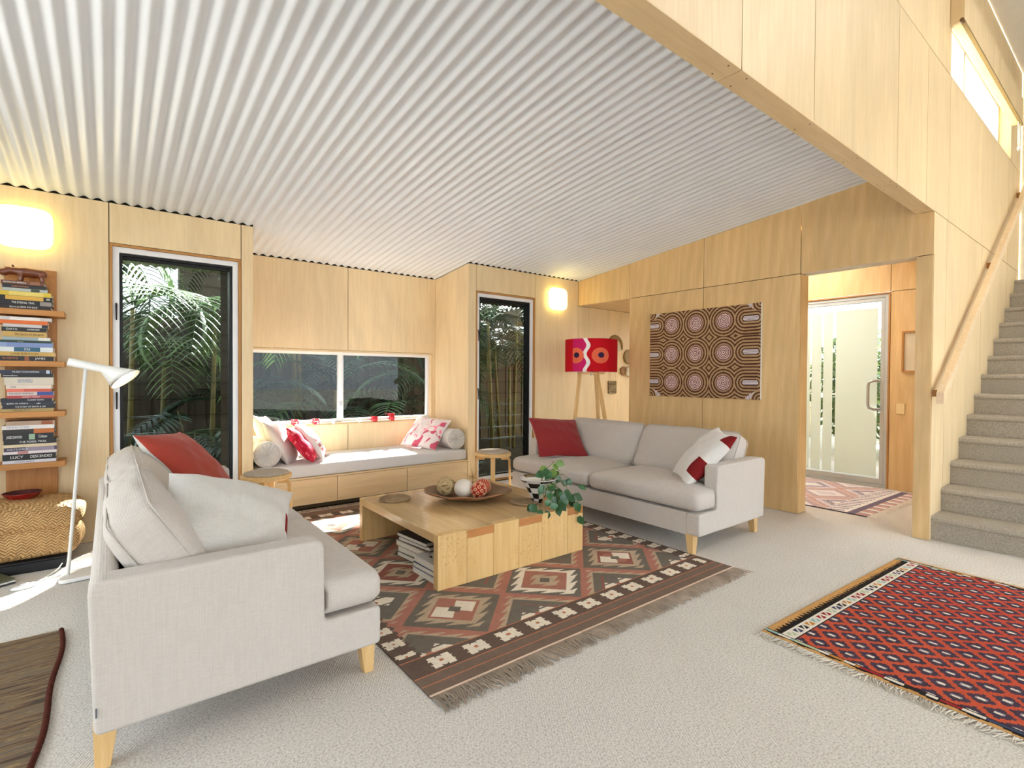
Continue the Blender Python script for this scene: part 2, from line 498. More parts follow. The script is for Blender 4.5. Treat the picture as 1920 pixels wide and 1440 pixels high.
RAIL = m_wood('handrail_timber', lin(232, 202, 160), lin(244, 222, 188), 'X', 1.2, 0.35, 0.4)
CARPET = m_carpet('loop_carpet', (.66, .628, .580))
STAIR = m_stair_carpet('stair_carpet', (.42, .375, .31))
CEIL = m_plain('white_corrugated_steel', (.80, .855, .92), 0.38, 0.5, var=.015, nscale=3)
CEIL_UP = m_plain('cream_ceiling', (.74, .71, .66), 0.5, 0.3, var=.02)
DARK = m_plain('dark_foam', (.012, .011, .010), 0.9, 0.1)
BACKING = m_plain('dark_joint_backing', (.05, .034, .018), 0.9, 0.1)
WHITE = m_plain('white_powdercoat', (.80, .81, .83), 0.35, 0.4, var=.02)
ALU = m_plain('silver_aluminium', (.52, .55, .55), 0.35, 0.5, var=.03, metal=.25)
BLACKF = m_plain('black_screen_frame', (.008, .008, .009), 0.45, 0.3)
GLASS = m_glass('clear_window_glass', (.86, .88, .88), 0.40)
LOUV = m_glass('louvre_glass', (.78, .81, .80), 0.45)
LOUV_EDGE = m_plain('louvre_glass_edge', (.34, .42, .42), 0.15, 0.8)
DOORGLASS = m_glass('door_glass', (.95, .97, .96), 0.5)
FROST = m_frost('frosted_film', (.86, .90, .84))
OPALS = m_frost('added_opal_skylight', (.88, .88, .88))
STEEL = m_plain('brushed_steel', (.45, .45, .46), 0.28, 0.5, metal=.9, var=.05)
EAVE = m_plain('eave_steel', (.13, .11, .095), 0.6, 0.3)

CEIL_SL = 0.1047
def ceil_z(y): return 2.400 - CEIL_SL * y

# ------------------------------------------------------------------ setting: floor
fl = MB().box(-6.3, 3.45, -8.2, 0.0, -0.12, 0.0)
floor = tag(fl.build('floor', CARPET), 'pale oatmeal loop pile carpet covering the whole room', 'floor', kind='structure')

def wall_root(name, label):
    return empty(name, label=label, cat='wall', kind='structure')

TH = 0.014   # ply lining thickness
G = 0.0028   # half a joint
def panel_y(par, x0, x1, z0, z1, y, mat=PLY, top=None, side=-1):
    """ply sheet lying in a plane of constant y, visible face at y; top: optional z at x0,x1"""
    a, b = y, y - side * TH
    MB().prism([(x0 + G, z0 + G), (x1 - G, z0 + G), (x1 - G, (top[1] if top else z1) - G), (x0 + G, (top[0] if top else z1) - G)], 'y', a, b).build('panel', mat, par)
def panel_x(par, y0, y1, z0, z1, x, mat=PLY, top=None, side=-1):
    """ply sheet in a plane of constant x, face at x, room on side; y0<y1; top: z at y0,y1"""
    MB().prism([(y0 + G, z0 + G), (y1 - G, z0 + G), (y1 - G, (top[1] if top else z1) - G), (y0 + G, (top[0] if top else z1) - G)], 'x', x, x - side * TH).build('panel', mat, par)

# ---- window wall (y = 0)
RY = 0.714
WX0, WX1 = -3.774, -1.664
W1 = (-4.705, -3.862); W3 = (-1.566, -0.720)
HEADZ = 2.1155
wb = wall_root('wall_back', 'birch ply lined window wall with a deep window seat recess')
panel_y(wb, -7.2, -5.93, 0, 2.4, 0)
panel_y(wb, -5.93, W1[0], 0, 2.4, 0)
panel_y(wb, W1[0], W1[1], HEADZ, 2.4, 0)
panel_y(wb, W1[1], WX0, 0, 2.4, 0)
panel_y(wb, WX1, W3[0], 0, 2.4, 0)
panel_y(wb, W3[0], W3[1], HEADZ, 2.4, 0)
panel_y(wb, W3[1], 0.0, 0, 2.4, 0)
panel_y(wb, 0.0, 1.22, 0, 2.086, 0)
panel_y(wb, 1.22, 1.85, 0, 2.086, 0)
# recess
XM = -2.715
zrt = ceil_z(RY)
panel_y(wb, WX0, XM, 1.447, zrt, RY)
panel_y(wb, XM, WX1, 1.447, zrt, RY)
panel_y(wb, WX0, XM, 0.39, 0.675, RY)
panel_y(wb, XM, WX1, 0.39, 0.675, RY)
panel_x(wb, 0.0, RY + .12, 0, 2.4, WX1, top=(2.4, ceil_z(RY + .12)), side=-1)
panel_x(wb, 0.0, RY + .12, 0, 2.4, WX0, top=(2.4, ceil_z(RY + .12)), side=1)
# framing behind the sheets (never seen from the room except as dark joints)
def framing(par, *boxes):
    for b in boxes: MB().box(*b).build('framing', BACKING, par)
framing(wb, (-7.2, W1[0] + .0009, TH + .001, .121, 0, 2.395), (W1[0], W1[1], TH + .001, .121, HEADZ - .0009, 2.395),
        (W1[1] - .0009, WX0 - TH - .001, TH + .001, .121, 0, 2.395), (WX1 + TH + .001, W3[0] + .0009, TH + .001, .121, 0, 2.395),
        (W3[0], W3[1], TH + .001, .121, HEADZ - .0009, 2.395), (W3[1] - .0009, 1.95, TH + .001, .121, 0, 2.395),
        (WX0 + .002, WX1 - .002, RY + TH + .001, RY + .13, 1.47, zrt - .01), (WX0 + .002, WX1 - .002, RY + TH + .001, RY + .13, 0, .64),
        (WX0 - .11, WX0 - TH - .001, .112, RY + .13, 0, 2.30), (WX1 + TH + .001, WX1 + .11, .112, RY + .13, 0, 2.30))
# black foam closing the corrugations above the linings
tr = MB()
tr.box(-7.2, WX0, .004, .03, 2.398, 2.424)
tag(tr.build('trim_1', DARK), 'black foam strip under the ceiling corrugations, bookshelf side', 'trim', kind='structure')
tag(MB().box(WX1, 0.0, .004, .03, 2.398, 2.424).build('trim_2', DARK), 'black foam strip under the ceiling corrugations above the narrow louvre window', 'trim', kind='structure')
tag(MB().box(WX0, WX1, RY + .004, RY + .03, zrt - .002, zrt + .024).build('trim_3', DARK), 'black foam strip under the ceiling corrugations in the window seat recess', 'trim', kind='structure')

# ---- corrugated ceiling
def corrugated(name, x0, x1, y0, y1, mat, pitch=.0762, amp=.0088, rows=6, off=0.0):
    n = int((x1 - x0) / pitch * 10)
    xs = np.linspace(x0, x1, n + 1); ys = np.linspace(y0, y1, rows + 1)
    X, Y = np.meshgrid(xs, ys)
    Z = 2.4 - CEIL_SL * Y + amp * (1 - np.cos(2 * PI * X / pitch)) + off
    P = np.stack([X, Y, Z], -1).reshape(-1, 3)
    i, j = np.meshgrid(np.arange(n), np.arange(rows)); a = (j * (n + 1) + i).ravel()
    Fq = np.stack([a, a + n + 1, a + n + 2, a + 1], -1)
    me = bpy.data.meshes.new(name); me.from_pydata(P.tolist(), [], Fq.tolist())
    me.polygons.foreach_set('use_smooth', [True] * len(Fq)); me.update()
    return link(name, me, mat)
tag(corrugated('ceiling', -8.0, 0.0, RY + .10, -3.486, CEIL), 'sloping white corrugated steel ceiling above the sofas', 'ceiling', kind='structure')
tag(corrugated('eave_roof', -8.0, 3.0, 1.55, RY + .10, EAVE), 'dark corrugated underside of the eave outside the windows', 'eave', kind='structure')
rf = MB().prism([(1.55, ceil_z(1.55) + .022), (1.55, ceil_z(1.55) + .09), (-3.486, ceil_z(-3.486) + .09), (-3.486, ceil_z(-3.486) + .022)], 'x', -8.0, .15)
tag(rf.build('roof', m_plain('pale_roof_steel', (.50, .50, .50), .6, .3)), 'flat roof deck over the corrugated ceiling', 'roof', kind='structure')

# ---- painting wall (x = 0)
ZH = 2.0864
wr = wall_root('wall_right', 'golden ply wall carrying the dot painting, open at both ends')
for (a, b) in ((-.8234, 0.0), (-1.757, -.8234), (-2.678, -1.757)):
    panel_x(wr, a, b, ZH, 0, 0.0, PLY_C, top=(ceil_z(a), ceil_z(b)))
MB().prism([(-3.588, ZH + G), (-2.678 - G, ZH + G), (-2.678 - G, ceil_z(-2.678)), (-3.484, ceil_z(-3.484)), (-3.484, 2.3985), (-3.588, 2.3985)], 'x', 0.0, TH).build('panel', PLY_C, wr)
panel_x(wr, -1.757, -.8234, 0, ZH, 0.0, PLY_C)
panel_x(wr, -2.678, -1.757, 0, ZH, 0.0, PLY_C)
panel_y(wr, TH, .157, 0, ZH, -2.678, PLY_C, side=-1)          # end of the wall at the entry
panel_y(wr, TH, .157, 0, ZH, -.8234, PLY_C, side=1)
panel_x(wr, -3.588, -3.486, 0, ZH, 0.0, PLY_C)                 # post face
framing(wr, (TH + .001, .143, -2.662, -.84, 0, 2.395), (TH + .001, .143, -3.48, -.001, ZH + TH + .002, 2.395))
SOFFIT = m_plain('pale_soffit', (.72, .66, .54), 0.45, 0.3)
MB().box(TH, .157, -3.484, -2.678, ZH, ZH + TH).build('soffit', SOFFIT, wr)
MB().box(TH, .157, -.8234, -.001, ZH, ZH + TH).build('soffit', PLY_X, wr)
MB().box(.143, .157, -2.664, -.838, 0, ZH).build('panel', PLY_C, wr)
MB().box(.158, 1.85, -.8234, -.001, ZH, ZH + TH).build('soffit', PLY_X, wr)

# ---- stair wall and high bulkhead (y = -3.588)
BY0, BY1 = -3.588, -3.484
ws = wall_root('wall_stair', 'tall pale ply bulkhead and stair wall with a clerestory window')
CX0, CX1, CZ0, CZ1 = 0.39, 2.83, 3.511, 4.12
up = [-8.0, -6.4, -5.2, -3.95, -2.732, -2.058, -.835, -.205, CX0, 1.50, 2.72, 3.42]
for a, b in zip(up[:-1], up[1:]):
    panel_y(ws, a, b, 2.4, 3.505, BY0)
for a, b in ((-8.0, -6.4), (-6.4, -5.2), (-5.2, -3.95), (-3.95, -2.732), (-2.732, -2.058), (-2.058, -.835), (-.835, CX0)):
    panel_y(ws, a, b, 3.505, 4.64, BY0)
panel_y(ws, CX0, 1.50, CZ1, 4.64, BY0)
panel_y(ws, 1.50, CX1, CZ1, 4.64, BY0)
panel_y(ws, CX1, 3.42, 3.505, 4.64, BY0)
panel_y(ws, TH, .352, 0, 2.4, BY0)
panel_y(ws, .352, 1.55, 0, 2.4, BY0)
panel_y(ws, 1.55, 2.75, 0, 2.4, BY0)
panel_y(ws, 2.75, 3.42, 0, 2.4, BY0)
bz = 2.3995
for a, b in ((-8.0, -5.2), (-5.2, -2.732), (-2.732, -.84), (-.84, 0.0)):
    MB().box(a + G, b - G, BY0 + .0005, BY1, bz, bz + TH).build('soffit', PLY_X, ws)
framing(ws, (-8.0, TH, BY0 + TH + .001, BY1 - .001, bz + TH + .001, 3.50), (TH, 3.42, BY0 + TH + .001, BY1 - TH - .001, 0, 3.50),
        (-8.0, CX0 - .005, BY0 + TH + .001, BY1 - .001, 3.50, 4.64), (CX1 + .005, 3.42, BY0 + TH + .001, BY1 - .001, 3.50, 4.64),
        (CX0 - .005, CX1 + .005, BY0 + TH + .001, BY1 - .001, CZ1 + .01, 4.64))
MB().box(TH, 1.85, BY1 - TH, BY1, 0, 2.6).build('panel', PLY_C, ws)
# screws along the bulkhead soffit
scr = MB().lathe([(.0035, 0), (.0035, -.0012), (.0001, -.0012)], 8, (0, 0, 0)).mesh('screw')
SCREW = m_plain('brown_screw_head', (.12, .07, .03), .5, .4)
scr.materials.append(SCREW)
for x in (-2.80, -2.66, -2.06, -1.45, -.90, -.78, -.12):
    for y in (BY0 + .018, BY1 - .018):
        link('screw', scr, None, ws, (x, y, bz))
# clerestory window
w4 = empty('window_4', label='bright clerestory window high in the stair wall', cat='window', kind='structure')
MB().box(CX0, CX1, BY0, BY1, CZ0 - .012, CZ0).build('sill', PLY_X, w4)
MB().box(CX1, CX1 + .012, BY0 + .0005, BY1, CZ0, CZ1).build('reveal', PLY, w4)
MB().box(CX0 - .012, CX0, BY0 + .0005, BY1, CZ0, CZ1).build('reveal', PLY, w4)
MB().ring_frame(CX0, CX1, CZ0, CZ1, .03, BY1 - .004, BY1 + .03).build('frame', WHITE, w4)
MB().box(1.28, 1.33, BY1 - .006, BY1 + .032, CZ0 + .03, CZ1 - .03).build('mullion', ALU, w4)
MB().box(CX0 + .03, 1.28, BY1 + .010, BY1 + .014, CZ0 + .03, CZ1 - .03).build('pane', DOORGLASS, w4)
MB().box(1.33, CX1 - .03, BY1 + .010, BY1 + .014, CZ0 + .03, CZ1 - .03).build('pane', DOORGLASS, w4)
tag(MB().box(-6.4, 3.44, BY1 + .032, -2.5, 4.26, 4.32).build('eave_sun_block', m_plain('white_sun_block', (.82, .82, .80), .8, .2)), 'white eave added over the clerestory window to block the sun', 'eave', kind='structure')  # overhang put in to keep sun out of the clerestory, white to look bright
# blind box over the clerestory
rb = empty('roller_blind', (0, 0, 0), label='ply boxed roller blind above the clerestory window with a hanging cord loop', cat='blind')
MB().box(.34, 1.62, -3.672, BY0 - .0005, 3.87, 4.13).build('casing', PLY, rb, bevel=.002)
MB().box(1.624, 2.86, -3.672, BY0 - .0005, 3.87, 4.13).build('casing', PLY, rb, bevel=.002)
MB().box(.34, 2.86, -3.675, -3.652, 3.852, 3.870).build('bottom_rail', m_plain('brown_rail', (.30, .20, .08), .5, .3), rb)
MB().tube([(.30, -3.663, 3.861), (.34, -3.663, 3.861)], .014, 10).build('end_cap', m_plain('brown_cap', (.18, .10, .04), .4, .4), rb, smooth=False)
MB().tube([(2.70, -3.66, 3.852), (2.70, -3.66, 3.62), (2.71, -3.665, 3.585), (2.76, -3.665, 3.60), (2.78, -3.66, 3.66), (2.79, -3.66, 3.852)], .006, 6).build('cord', m_plain('white_cord', (.8, .76, .66), .7, .2), rb, smooth=True)
MB().lathe([(.004, 0), (.014, -.01), (.016, -.04), (.004, -.05)], 10, (2.71, -3.665, 3.60)).build('cord_weight', WHITE, rb, smooth=True)

# ---- high ceiling over the stair and end wall
def up_z(y): return 4.64 + (BY0 - y) * .104
cu = empty('ceiling_upper', label='cream sloping ceiling with an added, unseen opal skylight high over the staircase', cat='ceiling', kind='structure')
def ceil_piece(x0, x1, y0, y1):
    MB().prism([(y0, up_z(y0)), (y1, up_z(y1)), (y1, up_z(y1) + .08), (y0, up_z(y0) + .08)], 'x', x0, x1).build('ceiling_board', CEIL_UP, cu)
ceil_piece(-6.4, 3.44, BY0 - .0005, -5.1); ceil_piece(-6.4, 3.44, -6.2, -8.2); ceil_piece(-6.4, -1.2, -5.1, -6.2); ceil_piece(1.6, 3.44, -5.1, -6.2)
MB().prism([(-5.1, up_z(-5.1) + .03), (-6.2, up_z(-6.2) + .03), (-6.2, up_z(-6.2) + .036), (-5.1, up_z(-5.1) + .036)], 'x', -1.2, 1.6).build('added_skylight_pane', OPALS, cu)  # unseen skylight, put in to brighten the carpet and stair treads
we = wall_root('wall_stair_end', 'pale wall at the head of the staircase')
ENDW = m_plain('pale_end_wall', (.74, .70, .60), .6, .2)
MB().box(3.425, 3.55, -8.2, BY0 + .0, 0, 5.1).build('panel', ENDW, we)

# ---- louvre windows
def louvre_window(name, x0, x1, label, handle_side):
    w = empty(name, label=label, cat='window', kind='structure')
    z1 = HEADZ; z0 = 0.012
    MB().ring_frame(x0 + .001, x1 - .001, z0, z1 - .001, .017, .0, .12).build('timber_reveal', CEDAR, w)
    a, b, zt, zb = x0 + .018, x1 - .018, z1 - .018, z0 + .018
    MB().ring_frame(a, b, zb, zt, .040, .020, .075).build('frame', WHITE, w, bevel=.002, seg=1)
    MB().ring_frame(a + .041, b - .041, zb + .041, zt - .041, .017, .034, .058).build('screen_frame', BLACKF, w)
    MB().box(a + .041, a + .060, .060, .12, zb + .041, zt - .041).build('louvre_gallery', BLACKF, w)
    MB().box(b - .060, b - .041, .060, .12, zb + .041, zt - .041).build('louvre_gallery', BLACKF, w)
    MB().box(a + .06, b - .06, .062, .11, zt - .075, zt - .041).build('head_rail', BLACKF, w)
    n = 15; zz0 = zb + .06; pitch = (zt - .075 - zz0) / n
    bl = MB()
    L = b - a - .122; hh = pitch + .012
    t_ = math.radians(14)
    cy, cz = math.sin(t_) * hh / 2, math.cos(t_) * hh / 2
    th = .0025
    pr = [(-cy - th, -cz), (-cy + th, -cz), (cy + th, cz), (cy - th, cz)]
    k = MB(); vv = []
    for xx in (0, L): vv += [(xx, p[0], p[1]) for p in pr]
    k.add(vv, [(0, 4, 7, 3), (1, 2, 6, 5)], 0); k.add([], [], 0)
    k.f += [(0, 1, 5, 4), (2, 3, 7, 6)]; k.m += [1, 1]
    me = k.mesh('louvre_blade')
    me.materials.append(LOUV); me.materials.append(LOUV_EDGE)
    for i in range(n):
        link('louvre_blade', me, None, w, (a + .061, .090, zz0 + pitch * (i + .5)))
    hx = a + .022 if handle_side < 0 else b - .022
    for hz in (1.62, .98):
        MB().tube([(hx, .019, hz + .07), (hx, .006, hz + .055), (hx, .004, hz), (hx, .008, hz - .05)], [.006, .006, .005, .004], 6).build('latch_handle', BLACKF, w, smooth=True)
    return w
louvre_window('window_1', W1[0], W1[1], 'tall white framed louvre window behind the near sofa, palms outside', -1)
louvre_window('window_3', W3[0], W3[1], 'narrow tall louvre window beside the tripod lamp', -1)

# ---- window seat window
w2 = empty('window_2', label='wide two pane sliding window above the window seat', cat='window', kind='structure')
WZ0, WZ1 = .676, 1.447
MB().ring_frame(WX0 + .004, WX1 - .035, WZ0, WZ1 - .001, .016, RY + .001, RY + .13).build('timber_reveal', PLY_X, w2)
MB().ring_frame(WX0 + .02, WX1 - .051, WZ0 + .016, WZ1 - .017, .030, RY + .055, RY + .105).build('frame', WHITE, w2, bevel=.002, seg=1)
MB().box(-2.800, -2.760, RY + .048, RY + .098, WZ0 + .046, WZ1 - .047).build('mullion', WHITE, w2, bevel=.002, seg=1)
MB().box(-2.762, -2.742, RY + .062, RY + .104, WZ0 + .046, WZ1 - .047).build('mullion', WHITE, w2, bevel=.002, seg=1)
MB().box(WX0 + .05, -2.800, RY + .070, RY + .074, WZ0 + .046, WZ1 - .047).build('pane', GLASS, w2)
MB().box(-2.742, WX1 - .081, RY + .086, RY + .090, WZ0 + .046, WZ1 - .047).build('pane', GLASS, w2)
MB().box(-2.792, -2.770, RY + .038, RY + .048, .86, .91).build('latch_handle', STEEL, w2, bevel=.003)
MB().box(WX1 - .034, WX1 - .001, RY, RY + .10, WZ0, WZ1).build('jamb_lining', PLY, w2)
MB().box(WX0, WX1, RY - .012, RY + .10, .664, .676).build('sill', PLY_X, w2, bevel=.003)

# ---- entry and glass door (x = 1.85); wall put in to keep the sun off the garden palms
en = wall_root('wall_entry', 'ply lined entry wall around the glass front door')
EX = 1.85; DY0, DY1 = -2.817, -1.82
panel_x(en, DY0, DY1, 2.112, 2.62, EX, PLY_C)
panel_x(en, -3.47, DY0, 2.112, 2.62, EX, PLY_C)
panel_x(en, -3.47, DY0, 0, 2.112, EX, PLY_C)
panel_x(en, DY1, -.85, 2.112, 2.62, EX, PLY_C)
panel_x(en, DY1, DY1 + .10, 0, 2.112, EX, PLY_C)
panel_x(en, -.85, -.82, 0, 2.62, EX, PLY_C)
panel_x(en, -.82, .0, 0, .10, EX, PLY_C)
panel_x(en, -.82, .0, 2.06, 2.62, EX, PLY_C)
w6 = empty('window_6', label='passage window lighting the wall behind the tripod lamp', cat='window', kind='structure')
MB().ring_frame(-.82, -.001, .102, 2.058, .035, EX + .01, EX + .06, axis='x').build('frame', ALU, w6)
MB().box(EX + .03, EX + .036, -.784, -.037, .138, 2.022).build('pane', DOORGLASS, w6)
framing(en, (EX + TH + .001, EX + .10, -3.47, DY0 - .001, 0, 2.62), (EX + TH + .001, EX + .10, DY0 - .001, DY1, 2.135, 2.62), (EX + TH + .001, EX + .10, DY1 + .001, DY1 + .10, 0, 2.135), (EX + TH + .001, EX + .10, DY1 + .001, -.85, 2.135, 2.62), (EX + TH + .001, EX + .10, -.85, -.822, 0, 2.62))
w5 = empty('window_added', label='tall unseen sidelight added next to the front door to light the entry', cat='window', kind='structure')  # hidden glazing added to let more daylight into the entry
MB().ring_frame(DY1 + .10, -.852, .004, 2.11, .035, EX + .012, EX + .07, axis='x').build('frame', ALU, w5)
MB().box(EX + .036, EX + .042, DY1 + .136, -.888, .04, 2.07).build('pane', DOORGLASS, w5)
ce = empty('ceiling_entry', label='plain ceiling over the front entry with an added, unseen skylight', cat='ceiling', kind='structure')
for (a, b, c, d) in ((.157, 2.1, -3.48, -2.5), (.157, 2.1, -1.0, 0.0), (.157, .5, -2.5, -1.0), (1.6, 2.1, -2.5, -1.0)):
    MB().box(a, b, c, d, 2.62, 2.66).build('ceiling_board', SOFFIT, ce)
MB().box(.5, 1.6, -2.5, -1.0, 2.64, 2.646).build('added_skylight_pane', OPALS, ce)  # unseen opening in the ceiling, added to brighten the entry
d1 = empty('door_1', label='aluminium framed glass front door with frosted strips', cat='door', kind='structure')
MB().ring_frame(DY0 + .001, DY1 - .001, .001, 2.111, .016, EX - .004, EX + .10, axis='x', wb=.002).build('timber_jamb', CEDAR, d1)
MB().ring_frame(DY0 + .018, DY1 - .018, .004, 2.094, .034, EX + .012, EX + .07, axis='x', wb=.03).build('door_frame', ALU, d1, bevel=.002, seg=1)
MB().ring_frame(DY0 + .054, DY1 - .054, .036, 2.058, .036, EX + .018, EX + .060, axis='x', wb=.06).build('sash', ALU, d1, bevel=.003, seg=1)
gy0, gy1, gz0, gz1 = DY0 + .090, DY1 - .090, .096, 2.022
MB().box(EX + .036, EX + .042, gy0, gy1, gz0, gz1).build('pane', DOORGLASS, d1)
for a, b in ((-2.695, -2.286), (-2.254, -2.156), (-2.133, -2.03), (-2.010, -1.93)):
    MB().box(EX + .034, EX + .0355, a, b, .11, 1.955).build('frosted_strip', FROST, d1)
MB().tube([(EX + .018, -2.722, 1.16), (EX - .045, -2.715, 1.16), (EX - .062, -2.690, 1.16), (EX - .064, -2.650, 1.145), (EX - .064, -2.640, 1.11), (EX - .064, -2.640, .90), (EX - .064, -2.650, .865), (EX - .062, -2.690, .85), (EX - .045, -2.715, .85), (EX + .018, -2.722, .85)], .014, 10).build('pull_handle', STEEL, d1, smooth=True)
MB().box(EX - .004, EX + .10, DY0 + .02, DY1 - .02, -.002, .006).build('threshold', ALU, d1)

# ---- stairs
st = empty('stairs', label='straight flight of oatmeal carpeted stairs rising along the ply wall', cat='staircase', kind='structure')
GO, RI = .2605, .1755
for i in range(14):
    x = .045 + GO * i; z = RI * i
    n = .022
    prof = [(x, z), (x + GO + .06, z), (x + GO + .06, z + RI), (x, z + RI)]
    prof = [(x + .006, z + .001), (x + GO - .004, z + .001), (x + GO - .004, z + RI - .03), (x + GO + .035, z + RI - .03), (x + GO + .035, z + RI)] + \
           [(x - .006 + .026 * (1 - math.sin(t)), z + RI - .026 * (1 - math.cos(t))) for t in np.linspace(0, PI / 2, 6)] + [(x - .006, z + RI - .035), (x + .006, z + RI - .05)]
    MB().prism(prof, 'y', BY0 - .001, -4.62).build('step', STAIR, st)
x = .045 + GO * 14
MB().box(x - .22, 3.424, -4.62, BY0 - .001, RI * 13 + .002, RI * 14 - .001).build('landing', STAIR, st) if x - .22 < 3.4 else None
MB().prism([(.05, 0), (3.42, 0), (3.42, RI * 13)], 'y', -4.66, -4.625).build('stringer', PLY_X, st)

# ---- handrail
hr = empty('handrail', (0, 0, 0), label='pale timber handrail sloping up the stair wall', cat='handrail')
def slab(x0, z0, x1, z1, y0, y1, h):
    return MB().prism([(x0, z0 - h), (x1, z1 - h), (x1, z1), (x0, z0)], 'y', y0, y1)
slab(-.045, 1.085, 3.40, 1.085 + .6735 * 3.445, -3.672, -3.626, .082).build('rail', RAIL, hr, bevel=.004)
for bx in (.02, 1.75, 3.2):
    zc = 1.085 + .6735 * (bx + .045) - .045
    MB().box(bx, bx + .03, -3.626, BY0 - .0005, zc - .03, zc + .02).build('bracket', CEDAR, hr)

# ---- outer walls of the room outside the picture
PAINT = m_plain('white_wall_paint', (.80, .80, .79), .8, .2, var=.01)  # unseen walls made white so they bounce less warm light
wl_ = wall_root('wall_left', 'unseen white wall with a wide opening shaped to light the living room')  # unseen wall, its opening sized to steer daylight into the room
MB().box(-6.3, -6.2, -1.15, -.001, 0, 2.39).build('pier', PAINT, wl_)
MB().box(-6.3, -6.2, -3.45, -1.15, 2.33, 2.39).build('lintel', PAINT, wl_)
MB().box(-6.3, -6.2, -8.1, -3.60, 0, 5.1).build('upper_wall', PAINT, wl_)
wre = wall_root('wall_rear', 'unseen white wall above a wide opening shaped to light the room from behind')  # unseen wall, left open below to light the floor and sofas
MB().box(-6.2, 3.42, -8.2, -8.1, 2.3, 5.15).build('panel', PAINT, wre)
# ------------------------------------------------------------------ sofas
LINEN = m_fabric('oatmeal_upholstery', (.545, .500, .455), 520, .075, .2)
LINEN_P = m_fabric('natural_linen', (.60, .575, .535), 460, .08, .2)
LINEN_W = m_fabric('white_linen', (.74, .72, .69), 460, .05, .15)
REDF = m_fabric('brick_red_cotton', lin(142, 44, 44), 480, .06, .12, slub=False)
REDF2 = m_fabric('terracotta_cotton', lin(164, 64, 50), 480, .08, .15, slub=False)
SEATC = m_fabric('grey_seat_canvas', (.66, .645, .63), 420, .04, .12, slub=False)
SOFALEG = m_wood('sofa_leg_birch', lin(212, 172, 112), lin(228, 194, 140), 'Z', 1.5, .45, .3)

def make_sofa(label):
    s = empty('sofa', label=label, cat='sofa', group='pair of matching two seat sofas')
    D0, D1, H = -.4425, .4425, .995
    af = .2225
    bz, dz, az = .130, .278, .580
    MB().box(D0 + .03, D1 - .0005, -H + .1, H - .1, bz + .001, dz).build('base', LINEN, s)
    pr = round_poly([(D0 + .008, bz), (D1, bz), (D1, dz), (af + .004, dz), (af, az), (D0 - .006, az)], [.02, .02, .02, .02, .035, .04], 5)
    for sy in (-1, 1):
        MB().prism(pr, 'y', sy * H, sy * (H - .105)).build('armrest', LINEN, s, bevel=.014, seg=3, ang=.9)
    bp = round_poly([(D0 + .010, bz + .002), (-.33, bz + .002), (-.375, az - .004), (D0 - .004, az - .004)], [.01, .01, .03, .04], 5)
    MB().prism(bp, 'y', -H + .106, H - .106).build('backrest', LINEN, s)
    # T shaped seat cushions
    for sy in (-1, 1):
        g = .004
        out = [(-.30, sy * g), (.455, sy * g), (.455, sy * (H - .006)), (af + .012, sy * (H - .006)), (af + .012, sy * (H - .112)), (-.30, sy * (H - .112))]
        out = round_poly(out, [.02, .05, .05, .02, .01, .02], 4)
        # crowned top: rings shrinking towards the middle
        cx, cy = .06, sy * .46
        n = len(out)
        if sum(out[i][0] * out[(i + 1) % n][1] - out[(i + 1) % n][0] * out[i][1] for i in range(n)) < 0: out = out[::-1]
        rings = [(.95, .290), (.985, .298), (1.0, .320), (1.0, .375), (.988, .402), (.960, .418), (.91, .428), (.75, .436), (.5, .441), (.22, .443)]
        mb = MB(); V = []
        for (k, z) in rings:
            for (x, y) in out:
                if k > .9:
                    ox = (1 - k) * .9
                    px = x - math.copysign(min(abs(x - cx), ox), x - cx); py = y - math.copysign(min(abs(y - cy), ox), y - cy)
                else: px, py = cx + (x - cx) * k, cy + (y - cy) * k
                V.append((px, py, z))
        Fq = [tuple(range(n))[::-1]]
        for r in range(len(rings) - 1):
            for i in range(n):
                j = (i + 1) % n
                Fq.append((r * n + i, r * n + j, (r + 1) * n + j, (r + 1) * n + i))
        Fq.append(tuple((len(rings) - 1) * n + i for i in range(n)))
        mb.add(V, Fq)
        c = mb.build('seat_cushion', LINEN, s, smooth=True)
        # back cushion
        b = soft_box(.175, .885, .40, .055, 16, (.045, .012, .016), .004, 5 if sy > 0 else 9)
        o = b.build('back_cushion', LINEN, s, smooth=True, loc=(-.248, sy * .446, .565), rot=(0, -.54, 0))
        # piping round the box of the back cushion
        for xx in (-.062, .062):
            yy, zz = .436, .194
            pts = round_poly([(-yy, -zz), (yy, -zz), (yy, zz), (-yy, zz)], .05, 4)
            pts3 = [(xx * 1.02, p[0] * 1.012, p[1] * 1.03) for p in pts]
            MB().tube(pts3 + [pts3[0]], .0032, 5, cap=False).build('piping', LINEN, o, smooth=True)
    for sx, sy in ((-1, -1), (-1, 1), (1, -1), (1, 1)):
        x = -.415 if sx < 0 else .415; y = sy * .925
        a, b = .031, .019
        tx, ty = x - sx * .008, y - sy * .008
        mb = MB()
        mb.add([(x - b, y - b, 0), (x + b, y - b, 0), (x + b, y + b, 0), (x - b, y + b, 0), (tx - a, ty - a, bz + .01), (tx + a, ty - a, bz + .01), (tx + a, ty + a, bz + .01), (tx - a, ty + a, bz + .01)],
               [(0, 3, 2, 1), (4, 5, 6, 7), (0, 1, 5, 4), (1, 2, 6, 5), (2, 3, 7, 6), (3, 0, 4, 7)])
        mb.build('leg', SOFALEG, s, bevel=.002, seg=1)
    MB().box(D0 + .012, D0 + .016, -H - .006, -H + .004, .19, .215).build('care_tag', m_plain('grey_tag', (.12, .13, .15), .6, .2), s)
    return s
sofaA = make_sofa('cream linen two seat sofa seen from its arm, in front of the bookshelf')
sofaB = copy_tree(sofaA)
sofaB['label'] = 'cream linen two seat sofa facing us below the dot painting'
sofaA.location = (-4.312, -1.758, 0)
